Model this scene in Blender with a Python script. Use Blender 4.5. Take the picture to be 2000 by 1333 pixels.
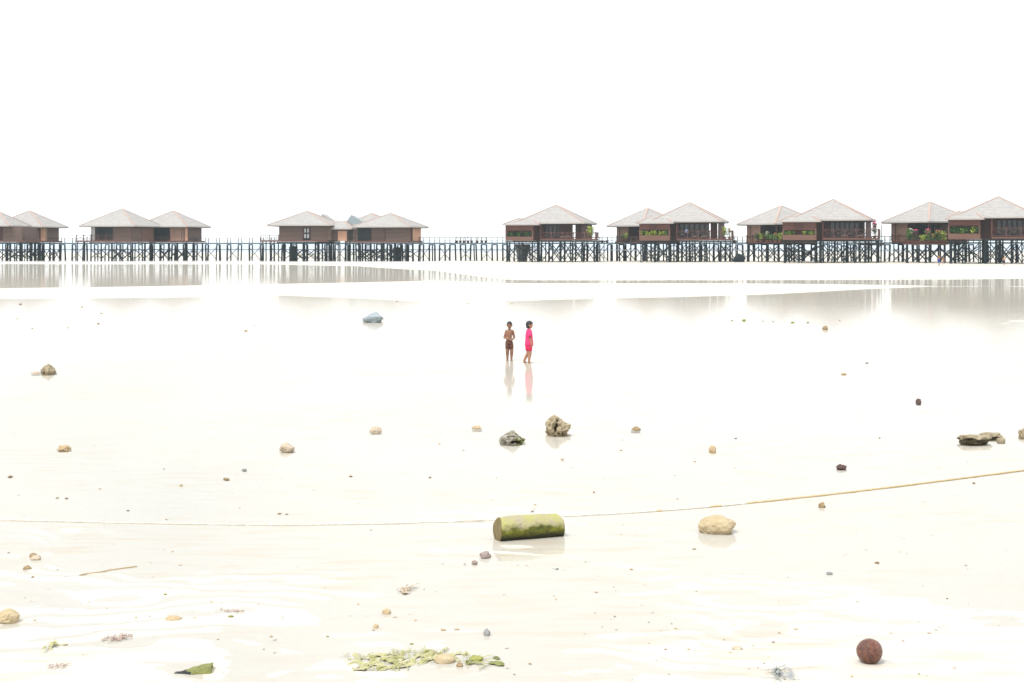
import bpy, bmesh, math, random
import numpy as np
from mathutils import Vector, Matrix, Quaternion, noise as mnoise

R = math.radians
scene = bpy.context.scene
for o in list(bpy.data.objects):
    bpy.data.objects.remove(o)

# ------------------------------------------------------------------ camera, sky, sun, exposure
F, H, HOR = 2777.78, 3.2, 478.0          # focal length in photo pixels, eye height, horizon row
cam_data = bpy.data.cameras.new('camera')
cam_data.lens = 50
cam_data.sensor_width = 36
cam_data.shift_y = -(666.5 - HOR) / 2000.0
cam_data.clip_start = 0.1
cam_data.clip_end = 60000
cam = bpy.data.objects.new('camera', cam_data)
scene.collection.objects.link(cam)
cam.location = (0, 0, H)
cam.rotation_euler = (R(90), 0, 0)
scene.camera = cam

SUN_ELEV, SUN_AZ = 58, 215               # azimuth the light comes from, clockwise from +Y
world = bpy.data.worlds.new('World')
scene.world = world
world.use_nodes = True
wn, wl = world.node_tree.nodes, world.node_tree.links
wn.clear()
w_out = wn.new('ShaderNodeOutputWorld')
w_bg = wn.new('ShaderNodeBackground')
w_bg.inputs['Strength'].default_value = 0.1
w_sky = wn.new('ShaderNodeTexSky')
w_sky.sky_type = 'NISHITA'
w_sky.sun_disc = False
w_sky.sun_elevation = R(SUN_ELEV)
w_sky.sun_rotation = R(SUN_AZ)
w_sky.air_density = 1.2
w_sky.dust_density = 1.0
w_tc = wn.new('ShaderNodeTexCoord')
w_map = wn.new('ShaderNodeMapping')
w_map.inputs['Scale'].default_value = (1.0, 1.0, 2.6)
w_map.inputs['Location'].default_value = (0.88, 0.1, 0.2)
w_noise = wn.new('ShaderNodeTexNoise')
w_noise.inputs['Scale'].default_value = 2.2
w_noise.inputs['Detail'].default_value = 5
w_ramp = wn.new('ShaderNodeMapRange')
w_ramp.inputs['From Min'].default_value = 0.28
w_ramp.inputs['From Max'].default_value = 0.52
w_ramp.inputs['To Min'].default_value = 0.28
w_ramp.inputs['To Max'].default_value = 0.97
w_mix = wn.new('ShaderNodeMix')
w_mix.data_type = 'RGBA'
w_mix.inputs['B'].default_value = (8.5, 8.65, 8.75, 1)      # even bright overcast
wl.new(w_tc.outputs['Generated'], w_map.inputs['Vector'])
wl.new(w_map.outputs['Vector'], w_noise.inputs['Vector'])
wl.new(w_noise.outputs['Fac'], w_ramp.inputs['Value'])
wl.new(w_ramp.outputs['Result'], w_mix.inputs['Factor'])
wl.new(w_sky.outputs['Color'], w_mix.inputs['A'])
wl.new(w_mix.outputs['Result'], w_bg.inputs['Color'])
wl.new(w_bg.outputs['Background'], w_out.inputs['Surface'])

sun_data = bpy.data.lights.new('sun', 'SUN')
sun_data.energy = 1.4
sun_data.angle = R(14)
sun_data.color = (1.0, 0.965, 0.91)
sun = bpy.data.objects.new('sun', sun_data)
scene.collection.objects.link(sun)
az, el = R(SUN_AZ), R(SUN_ELEV)
sun_dir = Vector((math.sin(az) * math.cos(el), math.cos(az) * math.cos(el), math.sin(el)))
sun.rotation_euler = sun_dir.to_track_quat('Z', 'Y').to_euler()

scene.view_settings.view_transform = 'Standard'
scene.view_settings.look = 'None'
scene.view_settings.gamma = 1.0
scene.view_settings.exposure = 0.85
scene.view_settings.use_curve_mapping = False
scene.render.engine = 'CYCLES'
cy = scene.cycles
cy.use_denoising = True
cy.max_bounces = 8
cy.diffuse_bounces = 3
cy.glossy_bounces = 4
cy.transparent_max_bounces = 12
cy.volume_bounces = 1
cy.caustics_reflective = False
cy.caustics_refractive = False

HAZE_DENSITY = 0.00015

# ------------------------------------------------------------------ small helpers
C = scene.collection


def link(o, parent=None):
    C.objects.link(o)
    if parent is not None:
        o.parent = parent
    return o


def new_mesh(name, verts, faces, mat=None, smooth=False):
    me = bpy.data.meshes.new(name)
    me.from_pydata([tuple(v) for v in verts], [], faces)
    if mat is not None:
        me.materials.append(mat)
    if smooth:
        me.polygons.foreach_set('use_smooth', [True] * len(me.polygons))
    me.update()
    return me


def obj(name, me, parent=None, loc=(0, 0, 0), rot=None, scale=None):
    o = bpy.data.objects.new(name, me)
    link(o, parent)
    o.location = loc
    if rot is not None:
        if isinstance(rot, Quaternion):
            o.rotation_mode = 'QUATERNION'
            o.rotation_quaternion = rot
        else:
            o.rotation_euler = rot
    if scale is not None:
        o.scale = scale
    return o


def tag(o, label, cat, group=None):
    o['label'] = label
    o['category'] = cat
    if group:
        o['group'] = group
    return o


def empty(name, loc, rz=0.0, label=None, cat=None, group=None):
    o = bpy.data.objects.new(name, None)
    link(o)
    o.location = loc
    o.rotation_euler = (0, 0, rz)
    if label:
        tag(o, label, cat, group)
    return o


def structure(o):
    o['kind'] = 'structure'
    return o


def gx(px, Y):
    return (px - 1000.0) * Y / F


def gz(py, Y):
    return H - (py - HOR) * Y / F


def gY(py, z=0.0):
    return F * (H - z) / (py - HOR)


BOX_V = [(x, y, z) for x in (-.5, .5) for y in (-.5, .5) for z in (-.5, .5)]
BOX_F = [(0, 1, 3, 2), (4, 6, 7, 5), (0, 4, 5, 1), (2, 3, 7, 6), (0, 2, 6, 4), (1, 5, 7, 3)]
_cache = {}


def box_mesh(mat):
    k = ('box', mat.name)
    if k not in _cache:
        _cache[k] = new_mesh('box', BOX_V, BOX_F, mat)
    return _cache[k]


def pole_mesh(mat):
    """an 8-sided, slightly tapering, slightly crooked round timber of unit length and unit width"""
    k = ('pole', mat.name)
    if k not in _cache:
        n, v, f = 8, [], []
        for i, (z, r, dx) in enumerate(((-.5, .54, .03), (-.15, .5, -.05), (.2, .48, .04), (.5, .46, 0))):
            for j in range(n):
                a = 2 * math.pi * j / n
                v.append((dx + r * math.cos(a), r * math.sin(a), z))
            if i:
                for j in range(n):
                    b = (i - 1) * n
                    f.append((b + j, b + (j + 1) % n, b + n + (j + 1) % n, b + n + j))
        f.append(tuple(range(n - 1, -1, -1)))
        f.append(tuple(range(3 * n, 4 * n)))
        _cache[k] = new_mesh('pole', v, f, mat, smooth=True)
    return _cache[k]


def box(name, mat, parent, x0, x1, y0, y1, z0, z1):
    return obj(name, box_mesh(mat), parent, ((x0 + x1) / 2, (y0 + y1) / 2, (z0 + z1) / 2),
               None, (abs(x1 - x0), abs(y1 - y0), abs(z1 - z0)))


def beam(name, mat, parent, p0, p1, w, h=None, round_=False):
    p0, p1 = Vector(p0), Vector(p1)
    d = p1 - p0
    q = d.to_track_quat('Z', 'Y')
    h = w if h is None else h
    return obj(name, pole_mesh(mat) if round_ else box_mesh(mat), parent, (p0 + p1) / 2, q, (w, h, d.length))


# ------------------------------------------------------------------ materials
MATS = {}


def mat(name, col, rough=0.8, var=0.25, scale=3.0, stretch=(1, 1, 1), bump=0.0, col2=None, spec=0.3,
        coat=0.0, coord='Object', detail=6, metallic=0.0, bscale=None):
    m = bpy.data.materials.new(name)
    m.use_nodes = True
    n, l = m.node_tree.nodes, m.node_tree.links
    b = n['Principled BSDF']
    b.inputs['Roughness'].default_value = rough
    b.inputs['Specular IOR Level'].default_value = spec
    b.inputs['Metallic'].default_value = metallic
    if coat:
        b.inputs['Coat Weight'].default_value = coat
        b.inputs['Coat Roughness'].default_value = 0.3
    tc = n.new('ShaderNodeTexCoord')
    mp = n.new('ShaderNodeMapping')
    mp.inputs['Scale'].default_value = stretch
    l.new(tc.outputs[coord], mp.inputs['Vector'])
    nz = n.new('ShaderNodeTexNoise')
    nz.inputs['Scale'].default_value = scale
    nz.inputs['Detail'].default_value = detail
    nz.inputs['Roughness'].default_value = 0.65
    l.new(mp.outputs['Vector'], nz.inputs['Vector'])
    mr = n.new('ShaderNodeMapRange')
    mr.inputs['From Min'].default_value = 0.32
    mr.inputs['From Max'].default_value = 0.68
    l.new(nz.outputs['Fac'], mr.inputs['Value'])
    mx = n.new('ShaderNodeMix')
    mx.data_type = 'RGBA'
    c2 = col2 if col2 is not None else tuple(c * (1 - var) for c in col)
    mx.inputs['A'].default_value = (*c2, 1)
    mx.inputs['B'].default_value = (*col, 1)
    l.new(mr.outputs['Result'], mx.inputs['Factor'])
    l.new(mx.outputs['Result'], b.inputs['Base Color'])
    if bump:
        bp = n.new('ShaderNodeBump')
        bp.inputs['Strength'].default_value = bump
        bp.inputs['Distance'].default_value = 0.05
        if bscale:
            nb = n.new('ShaderNodeTexNoise')
            nb.inputs['Scale'].default_value = bscale
            nb.inputs['Detail'].default_value = 5
            l.new(mp.outputs['Vector'], nb.inputs['Vector'])
            l.new(nb.outputs['Fac'], bp.inputs['Height'])
        else:
            l.new(nz.outputs['Fac'], bp.inputs['Height'])
        l.new(bp.outputs['Normal'], b.inputs['Normal'])
    MATS[name] = m
    return m


M_roof = mat('roof_shingle', (0.445, 0.425, 0.405), 0.9, scale=1.3, stretch=(1, 1, 4), col2=(0.33, 0.315, 0.30), bump=0.3)
M_fascia = mat('fascia_paint', (0.44, 0.41, 0.385), 0.8, 0.2)
M_cap = mat('terracotta_cap', (0.50, 0.37, 0.315), 0.85, 0.2, 2)
M_wall = mat('stained_timber', (0.10, 0.042, 0.034), 0.75, scale=1.6, stretch=(.4, .4, 9), col2=(0.065, 0.029, 0.025), bump=0.3)
M_wall_l = mat('red_timber', (0.150, 0.060, 0.048), 0.75, scale=1.6, stretch=(.4, .4, 9), col2=(0.095, 0.040, 0.033), bump=0.3)
M_wall_g = mat('greyed_timber', (0.155, 0.098, 0.080), 0.8, scale=1.2, stretch=(.5, .5, 8), col2=(0.10, 0.064, 0.055), bump=0.3)
M_planter = mat('planter_timber', (0.185, 0.098, 0.074), 0.8, scale=1.6, stretch=(.4, .4, 9), col2=(0.125, 0.066, 0.05), bump=0.3)
M_mat = mat('woven_bamboo', (0.36, 0.22, 0.165), 0.85, scale=4, stretch=(1, 1, 1), col2=(0.25, 0.15, 0.115), bump=0.3)
M_tan = mat('orange_panel', (0.58, 0.33, 0.22), 0.85, 0.12, 2)
M_dark = mat('dark_opening', (0.018, 0.022, 0.026), 0.5, 0.3, 2)
M_glass = mat('dark_glass', (0.012, 0.014, 0.018), 0.12, 0.2, 1, spec=0.5)
M_door = mat('door_frame', (0.075, 0.06, 0.062), 0.7, 0.2)
M_rail = mat('rail_timber', (0.13, 0.06, 0.05), 0.75, 0.3, 2)
M_deck = mat('deck_fascia', (0.155, 0.075, 0.06), 0.8, 0.3, 1.5, stretch=(.4, .4, 6))
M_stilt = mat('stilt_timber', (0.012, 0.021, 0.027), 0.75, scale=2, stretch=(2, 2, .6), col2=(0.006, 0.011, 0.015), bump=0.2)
M_walk = mat('walkway_timber', (0.07, 0.065, 0.062), 0.85, 0.3, 1.5)
M_pipe = mat('pipe_plastic', (0.45, 0.45, 0.45), 0.6, 0.1)
M_conc = mat('tank_concrete', (0.15, 0.145, 0.135), 0.9, 0.35, 1.2)
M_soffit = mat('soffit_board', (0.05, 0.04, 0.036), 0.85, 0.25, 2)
M_white = mat('white_lattice', (0.62, 0.63, 0.66), 0.7, 0.1)
M_leaf_y = mat('yellow_green_leaf', (0.42, 0.46, 0.07), 0.55, scale=5, col2=(0.20, 0.30, 0.04))
M_leaf_g = mat('green_leaf', (0.16, 0.30, 0.06), 0.55, scale=5, col2=(0.05, 0.12, 0.03))
M_leaf_d = mat('dark_green_leaf', (0.05, 0.11, 0.035), 0.55, scale=5, col2=(0.02, 0.05, 0.02))
M_pink = mat('pink_blossom', (0.72, 0.11, 0.24), 0.6, scale=6, col2=(0.50, 0.06, 0.18))
M_orange = mat('orange_leaf', (0.60, 0.22, 0.09), 0.6, scale=6, col2=(0.45, 0.13, 0.06))
M_bloom = mat('white_blossom', (0.66, 0.70, 0.55), 0.6, 0.2, 6)
M_pot = mat('clay_pot', (0.26, 0.11, 0.07), 0.8, 0.25, 5)
M_stem = mat('plant_stem', (0.10, 0.08, 0.05), 0.8, 0.3, 5)
M_chair = mat('chair_timber', (0.24, 0.14, 0.10), 0.7, 0.3, 4)
M_cushion = mat('chair_cushion', (0.35, 0.30, 0.26), 0.85, 0.1)
M_coral = mat('coral_stone', (0.50, 0.42, 0.29), 0.95, scale=9, col2=(0.30, 0.235, 0.145), bump=0.9, bscale=24)
M_rock_shade = mat('painted_rock_shade', (0.075, 0.060, 0.032), 0.9, scale=20, col2=(0.04, 0.033, 0.02), bump=0.5)  # dark tone standing for shade in rock pits and under slabs
M_coral_g = mat('grey_coral', (0.50, 0.46, 0.385), 0.95, scale=14, col2=(0.22, 0.20, 0.15), bump=0.9, bscale=30)
M_boulder = mat('pale_boulder', (0.56, 0.46, 0.30), 0.95, scale=6, col2=(0.42, 0.33, 0.19), bump=0.6, bscale=18)
M_slate = mat('blue_grey_rock', (0.38, 0.44, 0.46), 0.9, scale=5, col2=(0.27, 0.31, 0.33), bump=0.6)
M_slab = mat('reef_slab', (0.46, 0.40, 0.29), 0.95, scale=6, col2=(0.22, 0.17, 0.09), bump=0.8, bscale=15)
M_sand_stone = mat('sand_coloured_stone', (0.58, 0.49, 0.38), 0.95, scale=9, col2=(0.45, 0.36, 0.26), bump=0.5)
M_peb_brown = mat('brown_pebble', (0.40, 0.30, 0.17), 0.9, scale=12, col2=(0.24, 0.17, 0.09), bump=0.5)
M_peb_tan = mat('tan_pebble', (0.56, 0.43, 0.27), 0.9, scale=12, col2=(0.44, 0.33, 0.19), bump=0.5)
M_peb_grey = mat('grey_pebble', (0.36, 0.36, 0.35), 0.9, scale=12, col2=(0.25, 0.25, 0.25), bump=0.5)
M_peb_green = mat('algae_pebble', (0.38, 0.38, 0.11), 0.85, scale=10, col2=(0.24, 0.25, 0.07), bump=0.5)
M_pinkstone = mat('pinkish_stone', (0.40, 0.33, 0.30), 0.9, scale=14, col2=(0.24, 0.18, 0.16), bump=0.5)
M_darkstone = mat('purple_brown_stone', (0.17, 0.11, 0.10), 0.9, scale=14, col2=(0.08, 0.055, 0.05), bump=0.6)
M_algae = mat('green_algae', (0.40, 0.40, 0.15), 0.8, scale=13, col2=(0.56, 0.50, 0.34), bump=0.6)
M_algae_d = mat('dark_algae', (0.25, 0.27, 0.08), 0.7, scale=12, col2=(0.12, 0.13, 0.045), bump=0.5)
M_weed = mat('brown_weed', (0.48, 0.36, 0.30), 0.85, scale=20, col2=(0.36, 0.26, 0.23))
M_strand = mat('algae_strand', (0.42, 0.42, 0.17), 0.8, scale=20, col2=(0.28, 0.28, 0.10))
M_bluegrey = mat('bleached_frond', (0.34, 0.37, 0.38), 0.85, 0.3, 15)
M_rope_w = mat('bleached_rope', (0.74, 0.71, 0.64), 0.85, scale=30, col2=(0.55, 0.50, 0.42))
M_skin = mat('brown_skin', (0.285, 0.140, 0.090), 0.5, 0.15, 6, spec=0.4)
M_skin2 = mat('light_brown_skin', (0.43, 0.225, 0.14), 0.5, 0.12, 6, spec=0.4)
M_hair = mat('black_hair', (0.018, 0.016, 0.017), 0.42, 0.3, 40, stretch=(1, 1, .15), bump=0.3, spec=0.5)
M_shirt = mat('pink_cotton', (0.86, 0.052, 0.19), 0.85, 0.10, 12, bump=0.25)
M_shorts_p = mat('pink_shorts_cotton', (0.80, 0.03, 0.125), 0.85, 0.12, 12, bump=0.25)
M_shorts_b = mat('brown_shorts_cotton', (0.14, 0.066, 0.048), 0.85, 0.15, 12, bump=0.25)
M_blue = mat('blue_cotton', (0.03, 0.10, 0.42), 0.85, 0.2, 12)
M_navy = mat('navy_cotton', (0.02, 0.035, 0.09), 0.85, 0.2, 12)
M_ltblue = mat('light_blue_cotton', (0.30, 0.44, 0.70), 0.85, 0.15, 12)
M_eye = mat('dark_eye', (0.01, 0.008, 0.007), 0.25, 0.1, 3)
M_lip = mat('lip', (0.30, 0.10, 0.08), 0.5, 0.1, 3)


def sand_material():
    m = bpy.data.materials.new('wet_coral_sand')
    m.use_nodes = True
    n, l = m.node_tree.nodes, m.node_tree.links
    b = n['Principled BSDF']
    b.inputs['Roughness'].default_value = 0.75
    b.inputs['Specular IOR Level'].default_value = 0.3
    geo = n.new('ShaderNodeNewGeometry')

    def noise(scale, stretch, detail=5, rot=0):
        mp = n.new('ShaderNodeMapping')
        mp.inputs['Scale'].default_value = stretch
        mp.inputs['Rotation'].default_value = (0, 0, rot)
        l.new(geo.outputs['Position'], mp.inputs['Vector'])
        t = n.new('ShaderNodeTexNoise')
        t.inputs['Scale'].default_value = scale
        t.inputs['Detail'].default_value = detail
        t.inputs['Roughness'].default_value = 0.6
        l.new(mp.outputs['Vector'], t.inputs['Vector'])
        return t

    def ramp(src, a, c):
        r = n.new('ShaderNodeMapRange')
        r.inputs['From Min'].default_value = a
        r.inputs['From Max'].default_value = c
        l.new(src, r.inputs['Value'])
        return r.outputs['Result']

    def mix(fac, a, c, const=None):
        x = n.new('ShaderNodeMix')
        x.data_type = 'RGBA'
        l.new(fac, x.inputs['Factor'])
        if isinstance(a, tuple):
            x.inputs['A'].default_value = (*a, 1)
        else:
            l.new(a, x.inputs['A'])
        x.inputs['B'].default_value = (*c, 1)
        return x.outputs['Result']

    def mul(a, c):
        x = n.new('ShaderNodeMath')
        x.operation = 'MULTIPLY'
        l.new(a, x.inputs[0])
        if isinstance(c, float):
            x.inputs[1].default_value = c
        else:
            l.new(c, x.inputs[1])
        return x.outputs[0]

    streak = ramp(noise(1.3, (0.9, 4.2, 1), 5, R(-12)).outputs['Fac'], 0.47, 0.66)     # peach streaks along the ripples
    patch = ramp(noise(0.16, (1, 1.6, 1), 3).outputs['Fac'], 0.36, 0.60)
    col = mix(mul(mul(streak, patch), 0.85), (0.590, 0.560, 0.490), (0.560, 0.470, 0.345))
    speck = ramp(noise(26, (1, 1, 1), 3).outputs['Fac'], 0.70, 0.78)                  # shell grit
    col = mix(mul(speck, 0.5), col, (0.40, 0.34, 0.26))
    l.new(col, b.inputs['Base Color'])
    bp = n.new('ShaderNodeBump')
    bp.inputs['Strength'].default_value = 0.25
    bp.inputs['Distance'].default_value = 0.02
    l.new(noise(14, (1, 2.2, 1), 6).outputs['Fac'], bp.inputs['Height'])
    l.new(bp.outputs['Normal'], b.inputs['Normal'])
    return m


def water_material():
    """a clear film: Fresnel mirror over a see-through bed"""
    m = bpy.data.materials.new('clear_shallow_water')
    m.use_nodes = True
    n, l = m.node_tree.nodes, m.node_tree.links
    n.clear()
    out = n.new('ShaderNodeOutputMaterial')
    tr = n.new('ShaderNodeBsdfTransparent')
    tr.inputs['Color'].default_value = (0.99, 0.992, 0.992, 1)
    gl = n.new('ShaderNodeBsdfGlossy')
    gl.inputs['Color'].default_value = (1, 1, 1, 1)
    gl.inputs['Roughness'].default_value = 0.03
    fr = n.new('ShaderNodeFresnel')
    fr.inputs['IOR'].default_value = 1.33
    k = n.new('ShaderNodeMath')
    k.operation = 'MULTIPLY'
    k.inputs[1].default_value = 0.58
    geo = n.new('ShaderNodeNewGeometry')
    mp = n.new('ShaderNodeMapping')
    mp.inputs['Scale'].default_value = (0.7, 1.5, 1)
    mp.inputs['Rotation'].default_value = (0, 0, R(8))
    nz = n.new('ShaderNodeTexNoise')
    nz.inputs['Scale'].default_value = 3.0
    nz.inputs['Detail'].default_value = 4
    bp = n.new('ShaderNodeBump')
    bp.inputs['Strength'].default_value = 0.10
    bp.inputs['Distance'].default_value = 0.02
    l.new(geo.outputs['Position'], mp.inputs['Vector'])
    l.new(mp.outputs['Vector'], nz.inputs['Vector'])
    l.new(nz.outputs['Fac'], bp.inputs['Height'])
    l.new(bp.outputs['Normal'], gl.inputs['Normal'])
    l.new(fr.outputs['Fac'], k.inputs[0])
    mx = n.new('ShaderNodeMixShader')
    l.new(k.outputs[0], mx.inputs['Fac'])
    l.new(tr.outputs[0], mx.inputs[1])
    l.new(gl.outputs[0], mx.inputs[2])
    l.new(mx.outputs[0], out.inputs['Surface'])
    return m


M_sand = sand_material()
M_water = water_material()
M_sea = mat('open_sea', (0.31, 0.36, 0.42), 0.35, scale=0.02, stretch=(1, .25, 1), col2=(0.38, 0.42, 0.47), bump=0.0, spec=0.5, coord='Object')

# ------------------------------------------------------------------ terrain


def _hash(ix, iy, seed):
    n = (ix * 374761393 + iy * 668265263 + seed * 1442695041) & 0xffffffff
    n = ((n ^ (n >> 13)) * 1274126177) & 0xffffffff
    return ((n ^ (n >> 16)) & 0xffff) / 65535.0


def vnoise(x, y, seed=0):
    x, y = np.asarray(x, float), np.asarray(y, float)
    ix, iy = np.floor(x).astype(np.int64), np.floor(y).astype(np.int64)
    fx, fy = x - ix, y - iy
    u, v = fx * fx * (3 - 2 * fx), fy * fy * (3 - 2 * fy)
    a, b = _hash(ix, iy, seed), _hash(ix + 1, iy, seed)
    c, d = _hash(ix, iy + 1, seed), _hash(ix + 1, iy + 1, seed)
    return (a * (1 - u) + b * u) * (1 - v) + (c * (1 - u) + d * u) * v


def fbm(x, y, seed=0, oct=4):
    s, a, t = 0, 1.0, 0
    for i in range(oct):
        s = s + a * vnoise(x * 2 ** i, y * 2 ** i, seed + i)
        t += a
        a *= 0.5
    return s / t - 0.5


def sstep(a, b, x):
    t = np.clip((x - a) / (b - a), 0, 1)
    return t * t * (3 - 2 * t)


def edge(pts):
    """a shoreline: world X -> world Y"""
    xy = sorted((gx(px, gY(py)), gY(py)) for px, py in pts)
    return np.array([p[0] for p in xy]), np.array([p[1] for p in xy])


BARS = [  # near shore, far shore, crest height
    (edge([(-900, 592), (0, 585), (300, 582), (560, 578), (800, 590), (1000, 590), (1300, 582), (1500, 575), (1700, 566), (1830, 561)]),
     edge([(-900, 566), (0, 563), (300, 559), (500, 556), (700, 552), (850, 548), (1000, 553), (1400, 553.5), (1600, 555), (1750, 557), (1830, 559)]), 0.115),
    (edge([(-1500, 516.5), (480, 517), (700, 521), (850, 531), (940, 541), (1000, 548), (1400, 549), (1800, 546), (2900, 540)]),
     edge([(-1500, 510.8), (820, 511), (930, 508), (1000, 500), (2900, 494)]), 0.10),
]
SHOAL_N, SHOAL_F = edge([(500, 637), (1000, 640), (1400, 643), (1700, 648), (2000, 652), (2900, 660)]), \
    edge([(500, 634), (1000, 634), (1400, 630), (1700, 628), (2000, 624), (2900, 618)])
FORE_Y = [-60, 0, 9, 12, 15, 17.5, 19.5, 21.5, 25, 400]
FORE_Z = [.5, .08, .006, .000, -.004, -.007, -.012, -.028, -.070, -.070]


def height(X, Y):
    X, Y = np.asarray(X, float), np.asarray(Y, float)
    z = np.interp(Y, FORE_Y, FORE_Z)
    near = 1 - sstep(19, 26, Y)
    # wind- and wave-ripples of the drained foreground
    wx = 1.5 * fbm(X * .5, Y * .6, 11, 3) + 0.75 * fbm(X * 1.5, Y * 1.9, 17, 3)
    ph = (Y + 0.20 * X + wx) * 2 * math.pi / 0.36
    amp = 0.0060 * sstep(.25, .8, fbm(X * .55, Y * .9, 23, 3) + .5)
    z = z + near * amp * (np.sin(ph) + 0.35 * np.sin(2 * ph + 1.1))
    z = z + near * 0.009 * fbm(X * 1.3 + .3 * Y, Y * 3.4, 27, 4)
    z = z + near * 0.020 * fbm(X * .22, Y * .30, 31, 3)
    # quiet undulation of the pool bed
    z = z + (1 - near) * 0.03 * fbm(X * .10, Y * .08, 41, 4)
    # shallow rubbly shelf on the left
    sh = sstep(50, 56, Y) * (1 - sstep(72, 78, Y)) * (1 - sstep(-8, 4, X))
    z = z + sh * (0.035 + 0.05 * fbm(X * .25, Y * .12, 47, 4))
    # low shoal on the right
    yn, yf = np.interp(X, *SHOAL_N), np.interp(X, *SHOAL_F)
    w = 2.0 * fbm(X * .15, Y * .1, 53, 3)
    t = np.minimum(Y + w - yn, yf - Y - w)
    z = z + sstep(-1.0, 1.5, t) * sstep(2, 10, X) * (0.062 + 0.03 * fbm(X * .4, Y * .2, 59, 4))
    for i, ((nx, ny), (fx, fy), hh) in enumerate(BARS):
        yn, yf = np.interp(X, nx, ny), np.interp(X, fx, fy)
        w = (3.5 if i == 0 else 7.0) * fbm(X * .06, Y * .035, 61 + i, 4)
        t = np.minimum(Y + w - yn, yf - Y - w)
        soft = 3.0 if i == 0 else 6.0
        z = z + sstep(-soft, soft, t) * (hh + 0.03 * fbm(X * .05, Y * .03, 71 + i, 4))
    # the flat climbs towards the right-hand huts
    z = z + 0.36 * sstep(8, 78, X) * sstep(118, 190, Y)
    z = z + 0.12 * sstep(300, 340, Y) - 0.7 * sstep(520, 600, Y)
    return z


def hz(X, Y):
    return float(height(np.array([X]), np.array([Y]))[0])


rowsY = [-60, -30, -10, 0, 4, 7, 8.5]
y = 9.0
while y < 21.5:
    rowsY.append(y)
    y += 0.042 + max(0, (y - 12)) * 0.003
while y < 52:
    rowsY.append(y)
    y += 0.1 + (y - 21) * 0.012
v = F * H / y
while v > 24:
    rowsY.append(F * H / v)
    v -= 1.1
rowsY += [400, 430, 460, 490, 520, 545, 570, 600, 640]
rowsY = np.array(rowsY)
nc = 380
s = np.linspace(-1, 1, nc)
s = np.concatenate([[-8, -4, -2, -1.4], s, [1.4, 2, 4, 8]])
S, YY = np.meshgrid(s, rowsY)
XX = S * (np.maximum(YY, 0) * 0.40 + 3.0)
ZZ = height(XX, YY)
nr, ncol = XX.shape
verts = np.stack([XX, YY, ZZ], -1).reshape(-1, 3)
idx = np.arange(nr * ncol).reshape(nr, ncol)
faces = np.stack([idx[:-1, :-1], idx[:-1, 1:], idx[1:, 1:], idx[1:, :-1]], -1).reshape(-1, 4)
me = bpy.data.meshes.new('sand_flat')
me.vertices.add(len(verts))
me.vertices.foreach_set('co', verts.ravel())
me.loops.add(faces.size)
me.loops.foreach_set('vertex_index', faces.ravel().astype(np.int32))
me.polygons.add(len(faces))
me.polygons.foreach_set('loop_start', np.arange(0, faces.size, 4, dtype=np.int32))
me.polygons.foreach_set('use_smooth', np.ones(len(faces), dtype=bool))
me.materials.append(M_sand)
me.update(calc_edges=True)
me.validate()
structure(obj('sand_flat', me))

structure(obj('water', new_mesh('water', [(-700, 3, 0), (700, 3, 0), (1400, 560, 0), (-1400, 560, 0)], [(0, 1, 2, 3)], M_water)))
structure(obj('sea', new_mesh('sea', [(-12000, 560, 0), (12000, 560, 0), (30000, 24000, 0), (-30000, 24000, 0)], [(0, 1, 2, 3)], M_sea)))

# ------------------------------------------------------------------ huts on stilts


def loft_rect(rings):
    """rings of (x0, x1, y0, y1, z): skin of rectangular rings, closed at both ends"""
    v, f = [], []
    for i, (x0, x1, y0, y1, z) in enumerate(rings):
        v += [(x0, y0, z), (x1, y0, z), (x1, y1, z), (x0, y1, z)]
        if i:
            b = 4 * (i - 1)
            for j in range(4):
                f.append((b + j, b + (j + 1) % 4, b + 4 + (j + 1) % 4, b + 4 + j))
    f.append((3, 2, 1, 0))
    n = 4 * (len(rings) - 1)
    f.append((n, n + 1, n + 2, n + 3))
    return v, f


def roof(parent, x0, x1, y0, y1, z0, z1, courses=13, ridge_x=0.0, caps=True, name='roof'):
    """stepped shingle courses on a hip roof; the ridge (if any) runs along x"""
    rings, hx, hy = [], (x1 - x0) / 2, (y1 - y0) / 2
    cx, cy_ = (x0 + x1) / 2, (y0 + y1) / 2
    step = 0.05

    def ring(t, z):
        ax, ay = ridge_x + (hx - ridge_x) * (1 - t), 0.03 + (hy - 0.03) * (1 - t)
        return (cx - ax, cx + ax, cy_ - ay, cy_ + ay, z)
    rings.append(ring(0.02, z0 - 0.10))
    for k in range(courses):
        t0, t1 = k / courses, (k + 1) / courses
        rings.append(ring(t0, z0 + (z1 - z0) * t0))
        rings.append(ring(t0, z0 + (z1 - z0) * t0 + step))
        rings.append(ring(min(t1, .985), z0 + (z1 - z0) * t1 + step * .2))
    r = obj(name, new_mesh('roof', *loft_rect(rings), M_roof), parent)
    # eave boards
    e = 0.012
    for nm, a in (('fascia', (x0 - e, x1 + e, y0 - e - .05, y0 - e)), ('fascia', (x0 - e, x1 + e, y1 + e, y1 + e + .05)),
                  ('fascia', (x0 - e - .05, x0 - e, y0, y1)), ('fascia', (x1 + e, x1 + e + .05, y0, y1))):
        box(nm, M_fascia, r, *a, z0 - .15, z0 + .09)
    if caps:
        for sx in (-1, 1):
            for sy in (-1, 1):
                beam('hip_cap', M_cap, r, (cx + sx * hx, cy_ + sy * hy, z0 + .05),
                     (cx + sx * (ridge_x + .02), cy_, z1 + .02), .30, .13)
    return r


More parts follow.
